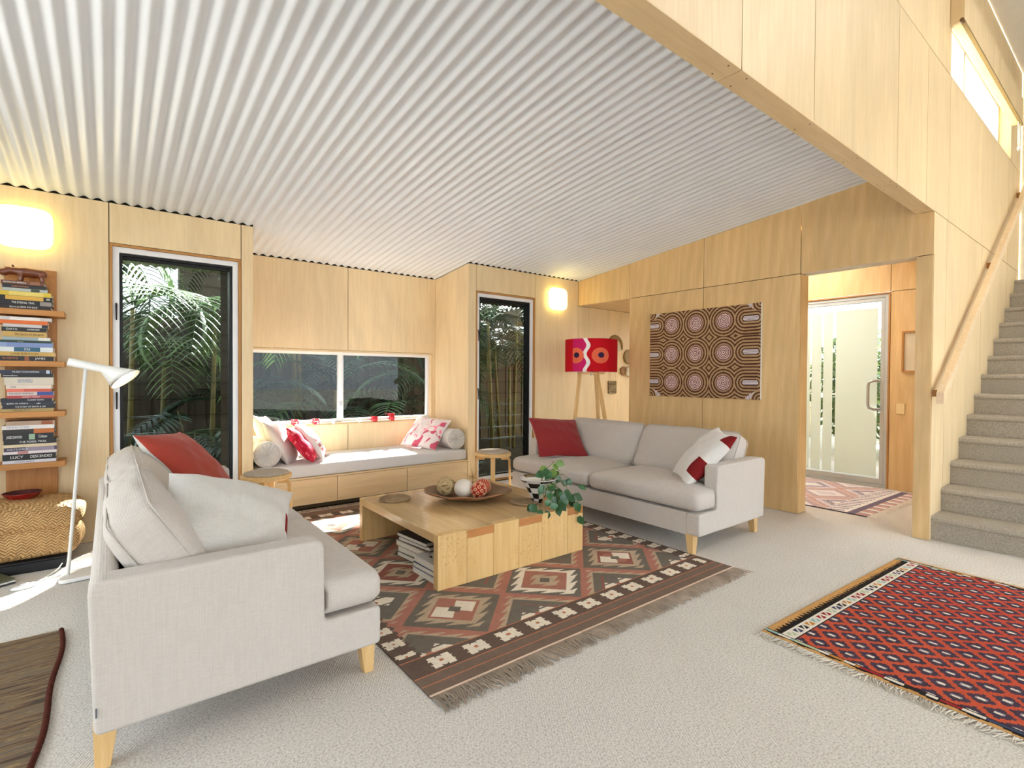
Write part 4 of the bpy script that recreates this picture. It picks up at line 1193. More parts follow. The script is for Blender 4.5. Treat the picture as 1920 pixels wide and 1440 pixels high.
# ------------------------------------------------------------------ rugs
def teeth(t, p):
    f = np.mod(t / p, 1.0); return f
def kilim_cols(X, Y):
    """X, Y rug coordinates in metres from the centre; returns linear colours"""
    H, W = X.shape
    hx, hy = 1.065, 1.45
    brown = np.array(lin(104, 87, 77)); brown2 = np.array(lin(120, 103, 91)); rose = np.array(lin(174, 120, 104)); tan = np.array(lin(186, 166, 140))
    cream = np.array(lin(232, 222, 204)); grey = np.array(lin(116, 109, 99)); dred = np.array(lin(150, 96, 84)); orange = np.array(lin(190, 122, 92))
    C = np.empty((H, W, 3)); C[:] = brown2
    def put(m, c): C[m] = c
    # field lattice
    P = .61
    fx = X + .007 ; fy = Y + .89 - .0
    ix = np.round(fx / P); iy = np.round(fy / P)
    dx = fx - ix * P; dy = fy - iy * P
    d = np.abs(dx) + np.abs(dy)
    tt = teeth(np.abs(dy) + .02, .072); t2 = teeth(np.abs(dy), .060)
    var = np.mod(ix + iy, 2) == 0
    var3 = np.mod(ix - iy, 3) == 0
    put(np.ones_like(d, bool), rose)
    put(d > .300 + .0 * tt, rose)
    put((d > .335) & (d > .335 + .055 * (1 - t2)), tan)
    put(d > .395, grey)
    # small diamonds between
    ddx = np.abs(dx) - P / 2; ddy = np.abs(dy) - P / 2
    e = np.abs(ddx) + np.abs(ddy)
    hour = (e < .125) & (np.abs(ddy) < np.abs(ddx) * 1.1 + .006) & (teeth(np.abs(ddy) + .004, .055) < .75)
    put(hour, cream); put(e < .032, rose); put((e > .135) & (e < .150) & var3, dred)
    # large diamonds
    g = d < .288
    put(g, grey)
    wo = np.where(var, .205, .185)
    toothed = d < wo + .062 * (1 - tt)
    put(g & toothed & var, cream); put(g & toothed & ~var, tan)
    put(d < wo - .028, np.array(rose) * .95)
    inner = d < .070 + .055 * (1 - tt)
    put(inner & var, tan)
    hg = (~var) & (d < .135) & (np.abs(dy) < np.abs(dx) * 1.15 + .010)
    put(hg, cream)
    put((d < .040), grey)
    # red tint in some medallions
    rd = np.mod(ix + 2 * iy, 3) == 1
    m = rd & (d < wo - .028) & ~inner & ~hg & (d > .04)
    C[m] = dred
    # borders
    bx = hx - .115; by = hy - .265
    side = np.abs(X) > bx + .014 * np.floor(np.mod(Y / .028, 2)) ; end = np.abs(Y) > by
    put(side | end, brown)
    def star(sx, sy, k=1.0):
        ax, ay = np.abs(sx) / k, np.abs(sy) / k
        s = ((ax < .058) & (ay < .018)) | ((ax < .040) & (ay < .030)) | ((ax > .018) & (ax < .052) & (ay < .042)) & (ay < .042) | ((ax < .012) & (ay < .036))
        s &= ~((ax > .048) & (ay < .010))
        return s
    px_ = .176
    sx = X + .026 - np.round((X + .026) / px_) * px_
    on = np.abs(X) < hx - .04
    yb = hy - .193
    for sg in (-1, 1):
        s_ = star(sx, Y - sg * yb) & on; put(s_, cream)
        put((np.abs(sx) < .010) & (np.abs(Y - sg * yb) < .009) & on, orange)
    py_ = .128
    sy = Y - np.round(Y / py_) * py_
    for sg in (-1, 1):
        m = np.abs(Y) < by - .03
        s_ = star(X - sg * (hx - .055), sy, .80) & m; put(s_, cream)
        put((np.abs(X - sg * (hx - .055)) < .008) & (np.abs(sy) < .007) & m, orange)
    ay = np.abs(Y)
    put(ay > hy - .132, brown2)
    for q in (.130, .068, .262):
        put(np.abs(ay - (hy - q)) < .0035, orange)
    put(ay > hy - .010, np.array(lin(226, 200, 180)))
    return C
WOVEN = m_attr('kilim_weave', .92, .35, (40, 260, 200), .16)
FRINGE1 = m_plain('taupe_wool_fringe', lin(172, 156, 140), .95, .05, var=.2)
FRINGE2 = m_plain('cream_cotton_fringe', lin(222, 214, 202), .95, .05, var=.1)

def fringe(parent, x0, x1, y, dirn, L, mat, n, z=.004, along='x', seed=1, w=.0022, curl=.5, clump=8):
    """hanging warp threads; one joined part, nobody counts them"""
    rg = random.Random(seed); mb = MB()
    for i in range(n):
        t = x0 + (x1 - x0) * (i + rg.uniform(-.4, .4)) / n
        tgt = math.floor(i / clump) * clump + clump / 2
        pull = (x0 + (x1 - x0) * tgt / n - t) * .55
        ln = L * rg.uniform(.7, 1.1); sl = rg.uniform(-curl, curl) * .05 + pull + .018 * math.sin(i * .07 + seed)
        pts = []
        for k in range(4):
            f = k / 3
            a = t + sl * f * f + rg.uniform(-.002, .002); b = y + dirn * ln * f
            zz = z + .006 * math.sin(f * PI) * rg.uniform(.3, 1.2)
            pts.append((a, b, zz) if along == 'x' else (b, a, zz))
        k0 = len(mb.v)
        for p in pts:
            o = (w, 0) if along == 'x' else (0, w)
            mb.v += [(p[0] - o[0], p[1] - o[1], p[2]), (p[0], p[1], p[2] + .003), (p[0] + o[0], p[1] + o[1], p[2])]
        for k in range(3):
            a = k0 + k * 3
            mb.f += [(a, a + 1, a + 4, a + 3), (a + 1, a + 2, a + 5, a + 4)]; mb.m += [0, 0]
    o = mb.build('fringe', mat, parent, smooth=True); o['kind'] = 'stuff'
    return o

us = np.linspace(-1.065, 1.065, 356); vs2 = np.linspace(-1.45, 1.45, 484)
Um, Vm = np.meshgrid((us[:-1] + us[1:]) / 2, (vs2[:-1] + vs2[1:]) / 2)
k1 = empty('kilim_rug', (-2.7225, -1.551, 0), label='brown and rose kilim rug with cream star border under the coffee table', cat='rug')
wob = lambda U, V: .0008 * (1 + np.sin(9 * U) * np.sin(7 * V))
color_grid('woven_field', us, vs2, kilim_cols(Um, Vm), wob, .005, WOVEN, k1)
fringe(k1, -1.06, 1.06, -1.45, -1, .105, FRINGE1, 620, seed=3)
fringe(k1, -1.06, 1.06, 1.45, 1, .085, FRINGE1, 420, seed=4)

def red_cols(X, Y):
    """X across the short end (0 = left fringe edge), Y downwards from the far border"""
    red = np.array(lin(184, 72, 54)); orange = np.array(lin(194, 92, 58)); navy = np.array(lin(70, 56, 72)); white = np.array(lin(222, 216, 204)); black = np.array(lin(36, 30, 28)); tan = np.array(lin(196, 150, 92))
    C = np.empty(X.shape + (3,)); C[:] = red
    g = .5 + .5 * np.sin(X * 3.1 + Y * 2.2); C[:] = red * (1 - .5 * g[..., None]) + orange * .5 * g[..., None]
    p = .118
    for (ox, oy) in ((0, 0), (p / 2, p / 2)):
        dx = np.mod(X - .05 + ox, p) - p / 2; dy = np.mod(Y - .03 + oy, p) - p / 2
        step = .008
        d = np.floor(np.abs(dx) / step) * step + np.abs(dy) * .92
        C[d < .0385] = navy; C[(np.abs(dx) < .009) & (np.abs(dy) < .016)] = np.array(lin(150, 146, 150)); C[(np.abs(dx) < .006) & (np.abs(dy) < .011)] = white
    H = 1.70; W = Y
    # far border
    C[Y < .135] = black
    C[Y < .128] = white
    pal = [lin(150, 40, 44), lin(150, 180, 176), lin(40, 36, 40), lin(176, 190, 160), lin(150, 40, 44), lin(190, 130, 60), lin(60, 70, 100)]
    q = .058
    ci = np.floor(X / q).astype(int); cx = np.mod(X, q) - q / 2; cy = Y - .098
    mot = (np.abs(cx) < .021) & (np.abs(cy) < .017) & (np.abs(cx + cy) > .006)
    for k, c in enumerate(pal): C[mot & (np.mod(ci * 3, len(pal)) == k)] = c
    C[Y < .068] = black
    saw = .012 + .022 * np.abs(np.mod(X / .030, 1.0) * 2 - 1)
    C[Y < .012 + saw] = tan
    # side borders
    for Xs in (X, H - X):
        C[Xs < .050] = black * 1.2
        C[Xs < .047] = white
        mm = (Xs > .030) & (Xs < .043) & (np.mod(Y + .02 * np.sin(Y * 20), .13) < .085)
        cc = np.floor(Y / .13).astype(int)
        for k, c in enumerate(pal): C[mm & (np.mod(cc * 2 + 1, len(pal)) == k)] = c
        C[Xs < .026] = black
        C[Xs < .010 + .014 * np.abs(np.mod(Y / .115, 1.0) * 2 - 1)] = tan
    return C
us = np.linspace(0, 1.70, 300); vs2 = np.linspace(-1.55, 0, 270)
Um, Vm = np.meshgrid((us[:-1] + us[1:]) / 2, (vs2[:-1] + vs2[1:]) / 2)
k2 = empty('red_kilim', (-2.327, -3.497, 0), math.radians(-2.5), label='orange red kilim with navy diamonds and a white end border, near the stairs', cat='rug')
color_grid('woven_field', us, vs2, red_cols(Um, -Vm), wob, .006, WOVEN, k2, edge_col=(.5, .4, .3))
fringe(k2, -1.55, 0, 0.0, -1, .055, FRINGE2, 230, along='y', seed=7, w=.0018, clump=5)
fringe(k2, -1.55, 0, 1.70, 1, .055, FRINGE2, 200, along='y', seed=8, w=.0018, clump=5)

def entry_cols(X, Y):
    pal = [np.array(lin(*c)) for c in ((206, 196, 206), (196, 158, 150), (128, 116, 138), (226, 222, 222), (170, 140, 150))]
    C = np.empty(X.shape + (3,)); C[:] = pal[0]
    d = np.abs(np.mod(X, .7) - .35) + np.abs(np.mod(Y, .6) - .3)
    for k, (a, c) in enumerate(((.55, 3), (.46, 4), (.38, 1), (.28, 0), (.20, 2), (.12, 3))): C[d < a] = pal[c]
    st = np.mod(d * 24, 1) < .18; C[st] = pal[3]
    e = Y < .34
    C[e] = pal[3]
    C[e & (np.mod(X / .09 + Y / .16, 1) < .35) & (Y > .20)] = pal[2]
    C[Y < .165] = pal[2] * .8; C[(Y < .10) & (np.mod(X / .16, 1) < .5)] = pal[1]; C[(Y < .10) & (np.mod(X / .16, 1) > .62)] = pal[3]
    C[X < .02] = pal[2] * .5
    return C
us = np.linspace(0, 1.40, 141); vs2 = np.linspace(0, 1.45, 146)
Um, Vm = np.meshgrid((us[:-1] + us[1:]) / 2, (vs2[:-1] + vs2[1:]) / 2)
k3 = empty('entry_rug', (.365, -3.085, 0), math.radians(-1.5), label='pale mauve patterned runner inside the front door', cat='rug')
color_grid('woven_field', us, vs2, entry_cols(Um, Vm), wob, .006, WOVEN, k3, edge_col=(.05, .05, .06))
fringe(k3, 0, 1.40, 0, -1, .075, FRINGE2, 150, seed=9, clump=5)

def m_streak():
    t = NT('streaky_brown_weave')
    f = t.noise(t.coords((3, 46, 1)), 1.0, 4, .65, 1.2); g = t.noise(t.coords((5, 30, 1)), 1.3, 3, .6, 1.6)
    col = t.ramp(f, [(.30, lin(64, 62, 58)), (.42, lin(96, 78, 64)), (.52, lin(128, 108, 82)), (.62, lin(98, 94, 86)), (.72, lin(120, 84, 66))])
    col = t.mix(t.ramp(g, [(.62, (0, 0, 0)), (.68, (1, 1, 1))]), col, lin(150, 128, 92))
    t.bump(f, .4, .004)
    return t.setp(col, .95, .1)
k4 = empty('brown_rug', (-4.885, -1.53, 0), label='worn grey brown rug with a dark red bound edge at the corner of the view', cat='rug')
edge = [(0.008 * math.sin(t * 9) + .010 * math.sin(t * 4.1) - .02 * max(0, t - .9), -t) for t in np.linspace(0, 1.7, 60)]
MB().prism([(-1.2, 0.03), (-1.2, -1.7)] + edge[::-1], 'z', .0, .007).build('woven_field', m_streak(), k4)
MB().tube([(x, y, .008) for x, y in edge], .0095, 8).build('bound_edge', m_plain('dark_red_binding', lin(78, 42, 34), .95, .05, var=.35, nscale=60), k4, smooth=True)
MB().tube([(-1.2, .03, .005), (-.4, .012, .005), (0, 0, .005)], .005, 6).build('end_cord', FRINGE2, k4, smooth=True)

# ------------------------------------------------------------------ dot painting
def paint_cols(U, V):
    """U 0..1.218 left to right, V 0..0.888 downwards"""
    brown = np.array(lin(84, 50, 34)); tan = np.array(lin(178, 146, 108)); plum = np.array(lin(108, 52, 62)); cream = np.array(lin(226, 206, 198)); white = np.array(lin(226, 218, 222)); dk = np.array(lin(62, 40, 40))
    D = np.full(U.shape, 9.0); K = np.zeros(U.shape, int)
    cs = [(x * 1.218, y * .888) for y in (.155, .50, .83) for x in (.225, .455, .705)]
    for (x, y) in cs:
        d = np.hypot(U - x, V - y); m = d < D; D[m] = d[m]; K[m] = 1
    for y in (.15, .50, .825):
        for (a, b) in ((-.02, .095), (.862, .985)):
            xx = np.clip(U, a * 1.218 + .02, b * 1.218 - .02)
            d = np.maximum(np.hypot(U - xx, (V - y * .888)) - .018, 0) + .030
            m = d < D; D[m] = d[m]; K[m] = 2
    for (x, y) in ((0, 0), (1.218, 0), (0, .888), (1.218, .888)):
        d = np.hypot(U - x, V - y); m = d < D * .92; D[m] = d[m]; K[m] = 3
    st = np.mod(D / .030, 1.0)
    C = np.where((st < .48)[..., None], brown, tan)
    inner = (K == 1) & (D < .074)
    st2 = np.mod(D / .0165, 1.0)
    C = np.where(inner[..., None], np.where((st2 < .5)[..., None], plum, cream), C)
    C[(K == 1) & (D > .074) & (D < .090)] = np.array(lin(168, 134, 108))
    b2 = (K == 2) & (D < .034)
    C[b2] = np.where((np.mod(V / .0125, 1.0) < .68)[..., None], white, np.array(lin(70, 60, 90)))[b2]
    c3 = (K == 3) & (D > .085) & (D < .135)
    C[c3] = np.where((np.mod(D / .0165, 1.0) < .7)[..., None], white, dk)[c3]
    rr = RNG.random(U.shape)[..., None]
    return np.clip(C * (.86 + .28 * rr), 0, 1)
us = np.linspace(0, 1.218, 290); vs2 = np.linspace(0, .888, 212)
Um, Vm = np.meshgrid((us[:-1] + us[1:]) / 2, (vs2[:-1] + vs2[1:]) / 2)
pt = empty('dot_painting', (0, 0, 0), label='brown dot painting of nine concentric circles on the golden ply wall', cat='painting')
CANV = m_attr('painted_canvas', .7, .15, (300, 300, 300), .05, .2)
MB().box(-.030, -.0015, -2.354, -1.136, .983, 1.871).build('stretcher', m_plain('white_canvas_edge', (.78, .75, .70), .8, .1), pt)
# local u -> world -y, local v(down) -> world -z, normal -> -x
o = color_grid('canvas', us, vs2, paint_cols(Um, Vm), lambda U, V: 0 * U, .001, CANV, pt, edge_col=(.75, .72, .68))
o.matrix_local = Matrix(((0, 0, -1, -.0302), (-1, 0, 0, -1.136), (0, -1, 0, 1.871), (0, 0, 0, 1)))

# ------------------------------------------------------------------ wall lamps
OPAL = m_emit('lit_opal_glass', (1.0, .80, .26), 2.0)
for (x, l) in ((-5.14, 'lit square opal wall lamp above the bookshelf'), (-.392, 'lit square opal wall lamp beside the narrow louvre window')):
    wl = empty('wall_lamp', (x, 0, 2.132), label=l, cat='wall lamp', group='opal wall lamps')
    MB().box(-.05, .05, -.022, -.001, -.05, .05).build('mount', WHITE, wl)
    m = MB(); n = 40
    def sq(a, r): 
        c, s_ = math.cos(a), math.sin(a); e = 4.6
        k = r / (abs(c) ** e + abs(s_) ** e) ** (1 / e); return k * c, k * s_
    pf = [(.115, -.020), (.124, -.026), (.130, -.040), (.126, -.062), (.108, -.078), (.07, -.087), (.03, -.090), (.001, -.0905)]
    for r, y in pf:
        for i in range(n):
            x_, z_ = sq(2 * PI * i / n, r * 1.06); m.v.append((x_ * 1.04, y, z_ * .98))
    for j in range(len(pf) - 1):
        for i in range(n):
            i2 = (i + 1) % n; m.f.append((j * n + i, j * n + i2, (j + 1) * n + i2, (j + 1) * n + i)); m.m.append(0)
    m.f.append(tuple(range(n))[::-1]); m.m.append(0)
    m.build('diffuser', OPAL, wl, smooth=True)

# ------------------------------------------------------------------ tripod lamp
tl = empty('tripod_lamp', (-.42, -.625, 0), label='timber tripod lamp with a drum shade in red, pink and coral', cat='lamp')
def m_shade():
    t = NT('bold_red_pink_shade')
    tc = t.n('ShaderNodeTexCoord'); sx = t.n('ShaderNodeSeparateXYZ'); t.l(tc.outputs['Object'], sx.inputs[0])
    at = t.n('ShaderNodeMath', _operation='ARCTAN2'); t.l(sx.outputs['Y'], at.inputs[0]); t.l(sx.outputs['X'], at.inputs[1])   # angle
    def math2(op, a, b):
        m = t.n('ShaderNodeMath', _operation=op)
        for k, q in enumerate((a, b)):
            if isinstance(q, bpy.types.NodeSocket): t.l(q, m.inputs[k])
            else: m.inputs[k].default_value = q
        return m.outputs[0]
    ang = at.outputs[0]; z = sx.outputs['Z']
    def oval(a0, z0, ra, rz):
        da = math2('DIVIDE', math2('SUBTRACT', ang, a0), ra); dz = math2('DIVIDE', math2('SUBTRACT', z, z0), rz)
        return math2('LESS_THAN', math2('ADD', math2('MULTIPLY', da, da), math2('MULTIPLY', dz, dz)), 1.0)
    # camera side of the drum is near angle -2.36
    bnd = math2('MULTIPLY', math2('SINE', math2('MULTIPLY', z, 34.0), 0.0), .07)
    redm = math2('GREATER_THAN', math2('SUBTRACT', ang, bnd), -2.50)
    whm = math2('LESS_THAN', math2('ABSOLUTE', math2('SUBTRACT', math2('SUBTRACT', ang, bnd), -2.56), 0.0), .075)
    col = t.mix(redm, lin(196, 30, 96), lin(190, 8, 26))
    col = t.mix(whm, col, (.80, .76, .74))
    for (a0, ra) in ((-2.03, .34), (-2.98, .32)):
        col = t.mix(oval(a0, 1.415, ra, .085), col, lin(226, 104, 74))
        col = t.mix(oval(a0 + .02, 1.42, .12, .03), col, lin(52, 34, 66))
    m = t.setp(col, .8, .2)
    return m
SHADE = m_shade()
r = .292
sh = MB().lathe([(r, 1.240), (r, 1.600), (r - .003, 1.600), (r - .003, 1.240), (r, 1.240)], 56)
shade = sh.build('shade', SHADE, tl, smooth=False)
MB().tube([(0, 0, 1.20), (0, 0, 1.42)], .012, 10).build('lamp_holder', WHITE, tl)
MB().lathe([(.001, 1.42), (.03, 1.44), (.042, 1.475), (.03, 1.51), (.001, 1.525)], 16).build('bulb', m_plain('opal_bulb', (.8, .8, .78), .3, .4), tl, smooth=True)
for zz in (1.245, 1.597):
    MB().tube([((r - .004) * math.cos(t), (r - .004) * math.sin(t), zz) for t in np.linspace(0, 2 * PI, 41)], .004, 6, cap=False).build('shade_ring', WHITE, shade, smooth=True)
for a in np.linspace(0, 2 * PI, 4)[:3]:
    MB().tube([(0, 0, 1.24), ((r - .005) * math.cos(a), (r - .005) * math.sin(a), 1.245)], .003, 5).build('shade_spoke', WHITE, shade)
for (tx, ty, bx, by) in ((-.02, .15, -.05, .30), (.10, .02, .25, .05), (-.04, -.12, -.06, -.45)):
    d = Vector((bx - tx, by - ty, -1.24)); 
    mb = MB(); q = []
    nrm = Vector((d.y, -d.x, 0)).normalized(); oth = d.cross(nrm).normalized()
    for p, w in ((Vector((tx, ty, 1.245)), .017), (Vector((bx, by, 0)), .017)):
        for sx_, sy_ in ((-1, -1), (1, -1), (1, 1), (-1, 1)): q.append(tuple(p + nrm * w * sx_ + oth * w * sy_))
    q = [(v[0], v[1], max(0.0, v[2])) for v in q]
    mb.add(q, [(0, 1, 2, 3), (7, 6, 5, 4), (0, 4, 5, 1), (1, 5, 6, 2), (2, 6, 7, 3), (3, 7, 4, 0)])
    mb.build('leg', BEECH, tl, bevel=.003)
MB().lathe([(.001, 1.215), (.15, 1.215), (.15, 1.232), (.001, 1.232)], 24).build('top_plate', BEECH, tl)

# ------------------------------------------------------------------ white reading lamp
fl_ = empty('reading_lamp', (-4.865, -.76, 0), label='slim white floor lamp with a conical tilted head beside the near sofa', cat='floor lamp')
WL = m_plain('white_lamp_enamel', (.78, .78, .76), .3, .45, var=.02)
bpoly = round_poly([(-.075, -.10), (.13, -.08), (.15, .10), (-.06, .09)], .05, 6)
MB().prism(bpoly, 'z', .004, .026).build('base', WL, fl_, bevel=.006, seg=3)
MB().tube([(-.034, 0, .024), (.050, .02, 1.222)], .0095, 10).build('pole', WL, fl_, smooth=True)
hc0 = Vector((-.030, .02, 1.252)); hc1 = Vector((.125, .02, 1.214))
ax = (hc1 - hc0).normalized(); up_ = Vector((0, 1, 0)); sd = ax.cross(up_).normalized()
m = MB(); n = 28
oc = Vector((.238, .02, 1.150)); ou = Vector((.070, 0, .048)); ov = Vector((0, .079, -.030))
rings = []
for p, rr in ((hc0, .003), (hc0, .020), (hc0 + ax * .004, .0235), (hc1, .0235)):
    rings.append([p + (up_ * math.cos(t) + sd * math.sin(t)) * rr for t in np.linspace(0, 2 * PI, n + 1)[:-1]])
last = rings[-1]
outer = [oc + ov * math.cos(t) - ou * math.sin(t) for t in np.linspace(0, 2 * PI, n + 1)[:-1]]
if (outer[n // 4] - outer[3 * n // 4]).dot(last[n // 4] - last[3 * n // 4]) < 0:
    outer = [oc + ov * math.cos(t) + ou * math.sin(t) for t in np.linspace(0, 2 * PI, n + 1)[:-1]]
for f in (.35, .7, 1.0): rings.append([a.lerp(b, f) for a, b in zip(last, outer)])
inner = [[oc + (p - oc) * .97 - Vector((.003, 0, .0)) for p in rings[-1]]]
mid = [a.lerp(b, .72) for a, b in zip(last, outer)]
mc = sum(mid, Vector()) / n
inner.append([mc + (p - mc) * .92 for p in mid])
for rg_ in rings + inner: m.v += [tuple(p) for p in rg_]
for j in range(len(rings) + len(inner) - 1):
    for i in range(n):
        i2 = (i + 1) % n; m.f.append((j * n + i, j * n + i2, (j + 1) * n + i2, (j + 1) * n + i)); m.m.append(0)
k = (len(rings) + len(inner) - 1) * n; m.f.append(tuple(k + i for i in range(n))); m.m.append(0)
m.f.append(tuple(range(n))[::-1]); m.m.append(0)
head = m.build('head', WL, fl_, smooth=True)
bm_ = MB().lathe([(.001, -.022), (.018, -.012), (.024, .004), (.018, .02), (.001, .03)], 14)
bo = bm_.build('bulb', m_emit('warm_bulb', (1.0, .82, .45), 26.0), head, smooth=True); bo.location = oc + Vector((-.025, 0, .018))
CORDM = m_plain('white_flex', (.76, .75, .73), .6, .2)
MB().tube([tuple(p) for p in spline([(-.01, .06, .006), (-.06, .085, .006), (-.14, .07, .006), (-.17, .02, .006), (-.20, -.0, .008)], 16)], .0045, 6).build('cord', CORDM, fl_, smooth=True)
MB().tube([tuple(p) for p in spline([(-.20, 0, .008), (-.15, .05, .005), (-.13, .12, .005), (-.09, .16, .02), (-.07, .21, .04)], 14)], .0035, 6).build('cord', CORDM, fl_, smooth=True)
sw = MB().lathe([(.001, .0), (.036, .002), (.040, .010), (.030, .018), (.012, .020), (.012, .026), (.001, .027)], 20).build('foot_switch', WL, fl_, smooth=True)
sw.location = (-.215, -.015, 0); sw.scale = (1.5, .8, 1); sw.rotation_euler = (0, 0, .4)

# ------------------------------------------------------------------ bookshelf
bs = empty('wall_bookshelf', (0, 0, 0), label='narrow wall mounted timber shelf stack holding piles of books', cat='shelf')
MB().box(-5.236, -4.984, -.022, -.001, .20, 1.872).build('back_board', BOARD, bs, bevel=.002)
STOP = [1.588, 1.262, .940, .614]
for z in STOP:
    MB().box(-5.30, -4.936, -.205, -.0225, z - .036, z).build('shelf_board', BOARD_X, bs, bevel=.002)

PX0 = -5.253
def xs_(zx): return PX0 + zx / 6 * .00258          # zoomed pixel -> x on the shelf fronts
def title(book, text, w, t, color, x=0.0, size=None, align='CENTER', zoff=0.0):
    cu = bpy.data.curves.new('title', 'FONT'); cu.body = text
    cu.size = size or t * .62; cu.align_x = align; cu.align_y = 'CENTER'; cu.extrude = .00015
    o = bpy.data.objects.new('title_tmp', cu); COL.objects.link(o)
    dg = bpy.context.evaluated_depsgraph_get(); dg.update()
    me = bpy.data.meshes.new_from_object(o.evaluated_get(dg))
    wid = max((v.co.x for v in me.vertices), default=0) - min((v.co.x for v in me.vertices), default=0)
    bpy.data.objects.remove(o); bpy.data.curves.remove(cu)
    s = min(1.0, w * .94 / max(wid, 1e-5))
    ob = link('title', me, TXT(color), book, None)
    ob.matrix_local = Matrix.Translation((x, -book['depth'] / 2 - .0004, t / 2 + zoff)) @ Matrix(((s, 0, 0, 0), (0, 0, -1, 0), (0, 1, 0, 0), (0, 0, 0, 1)))
    return ob
_txt = {}
def TXT(c):
    if c not in _txt: _txt[c] = m_plain('print_' + {'w': 'white', 'k': 'black', 'o': 'orange', 'b': 'blue', 'n': 'brown', 'y': 'yellow', 'g': 'pale_green'}[c], {'w': (.8, .8, .78), 'k': (.03, .03, .03), 'o': lin(206, 130, 84), 'b': lin(70, 100, 160), 'n': lin(60, 44, 24), 'y': lin(226, 190, 80), 'g': lin(170, 196, 160)}[c], .5, .3, var=.02)
    return _txt[c]
_cov = {}
def COVER(c):
    if c not in _cov: _cov[c] = m_plain('cover_%d_%d_%d' % c, lin(*c), .38, .4, var=.04)
    return _cov[c]
# (colour word, rgb, zoom y0, y1, x0, x1, [(text, colour, rel x, rel width)], band)
S1 = [('brown', (112, 70, 48), 300, 338, 50, 520, [('BORN IN AFRICA', 'w', -.18, .62)], ((150, 100, 76), .66, .90)),
      ('charcoal', (44, 44, 48), 338, 378, 60, 535, [('SUPERCONTINENT', 'o', -.1, .42)], None),
      ('pale blue grey', (176, 184, 178), 378, 410, 65, 545, [], ((60, 70, 60), .62, .82)),
      ('yellow', (216, 186, 60), 410, 458, 20, 590, [], ((228, 206, 110), .2, .85)),
      ('black and yellow', (30, 28, 28), 458, 506, 10, 600, [('88', 'w', .42, .08)], ((214, 168, 70), .14, .83)),
      ('black', (34, 32, 34), 506, 556, 15, 600, [('THE ETERNAL TRAIL', 'w', -.05, .45)], ((150, 140, 134), .76, .98)),
      ('dark brown', (48, 36, 32), 556, 600, 12, 588, [('Back to the SPEAR AND BONE', 'w', -.02, .55)], None)]
S2 = [('white and grey', (206, 200, 196), 695, 732, 5, 588, [], ((232, 228, 222), .22, .78)),
      ('orange', (222, 108, 40), 732, 772, 5, 545, [], None),
      ('white and black', (202, 196, 194), 772, 806, 65, 545, [], ((40, 40, 46), .86, 1.0)),
      ('black', (32, 30, 30), 806, 852, 45, 528, [('EARTH', 'w', -.28, .28), ('AN INTIMATE HISTORY', 'w', .2, .3)], None),
      ('tan', (196, 160, 88), 852, 912, 60, 530, [('the history of the earth', 'n', .1, .7)], None),
      ('pale blue', (150, 168, 172), 912, 946, 55, 572, [], ((226, 222, 214), .74, 1.0)),
      ('dark green', (38, 62, 54), 946, 972, 30, 592, [('Pioneer', 'g', -.1, .14)], None),
      ('light blue', (122, 140, 188), 972, 1018, 35, 600, [], ((140, 158, 200), .0, .12)),
      ('white and blue', (214, 220, 222), 1018, 1070, 20, 608, [('STAR', 'w', .02, .12)], ((40, 92, 120), .28, .76)),
      ('sand yellow', (206, 168, 92), 1070, 1116, 20, 625, [('LONE SURVIVORS', 'n', -.05, .62)], None),
      ('black', (36, 30, 28), 1116, 1168, 20, 612, [('THE STORY OF US', 'o', -.3, .3), ('JAMES', 'w', .25, .2)], ((150, 84, 50), .46, .54))]
S3 = [('navy', (40, 48, 70), 205, 245, 20, 580, [('THE GREAT HUMAN DIASPORAS', 'w', 0, .56)], ((190, 204, 214), .90, .97)),
      ('black', (30, 30, 32), 245, 283, 40, 598, [('timewalkers', 'w', -.33, .34)], None),
      ('cream', (212, 202, 186), 283, 368, 70, 602, [('SOUTH WORLD', 'b', -.08, .32)], None),
      ('ivory', (222, 206, 192), 368, 410, 95, 588, [('LIFE', 'k', -.34, .26)], None),
      ('red orange', (206, 84, 62), 410, 440, 100, 577, [], ((224, 110, 88), .0, .38)),
      ('white and blue', (214, 200, 196), 440, 482, 100, 602, [('THE GREAT WARMING', 'n', -.2, .56)], ((54, 78, 150), .64, 1.0)),
      ('red', (176, 66, 64), 482, 512, 100, 602, [('UNDER A MOON', 'w', 0, .7)], None),
      ('dark navy', (32, 36, 50), 512, 550, 35, 592, [('PLANET EARTH', 'w', .18, .34)], None),
      ('slate navy', (40, 44, 58), 550, 586, 45, 612, [('BORN IN AFRICA', 'w', -.2, .52), ('ellis', 'w', .2, .1)], None),
      ('black', (30, 30, 38), 586, 622, 50, 622, [('THE STORY OF EARTH & LIFE', 'w', .02, .62)], None),
      ('olive tan', (176, 152, 96), 622, 656, 15, 602, [('DANCES WITH', 'n', -.1, .5)], None)]
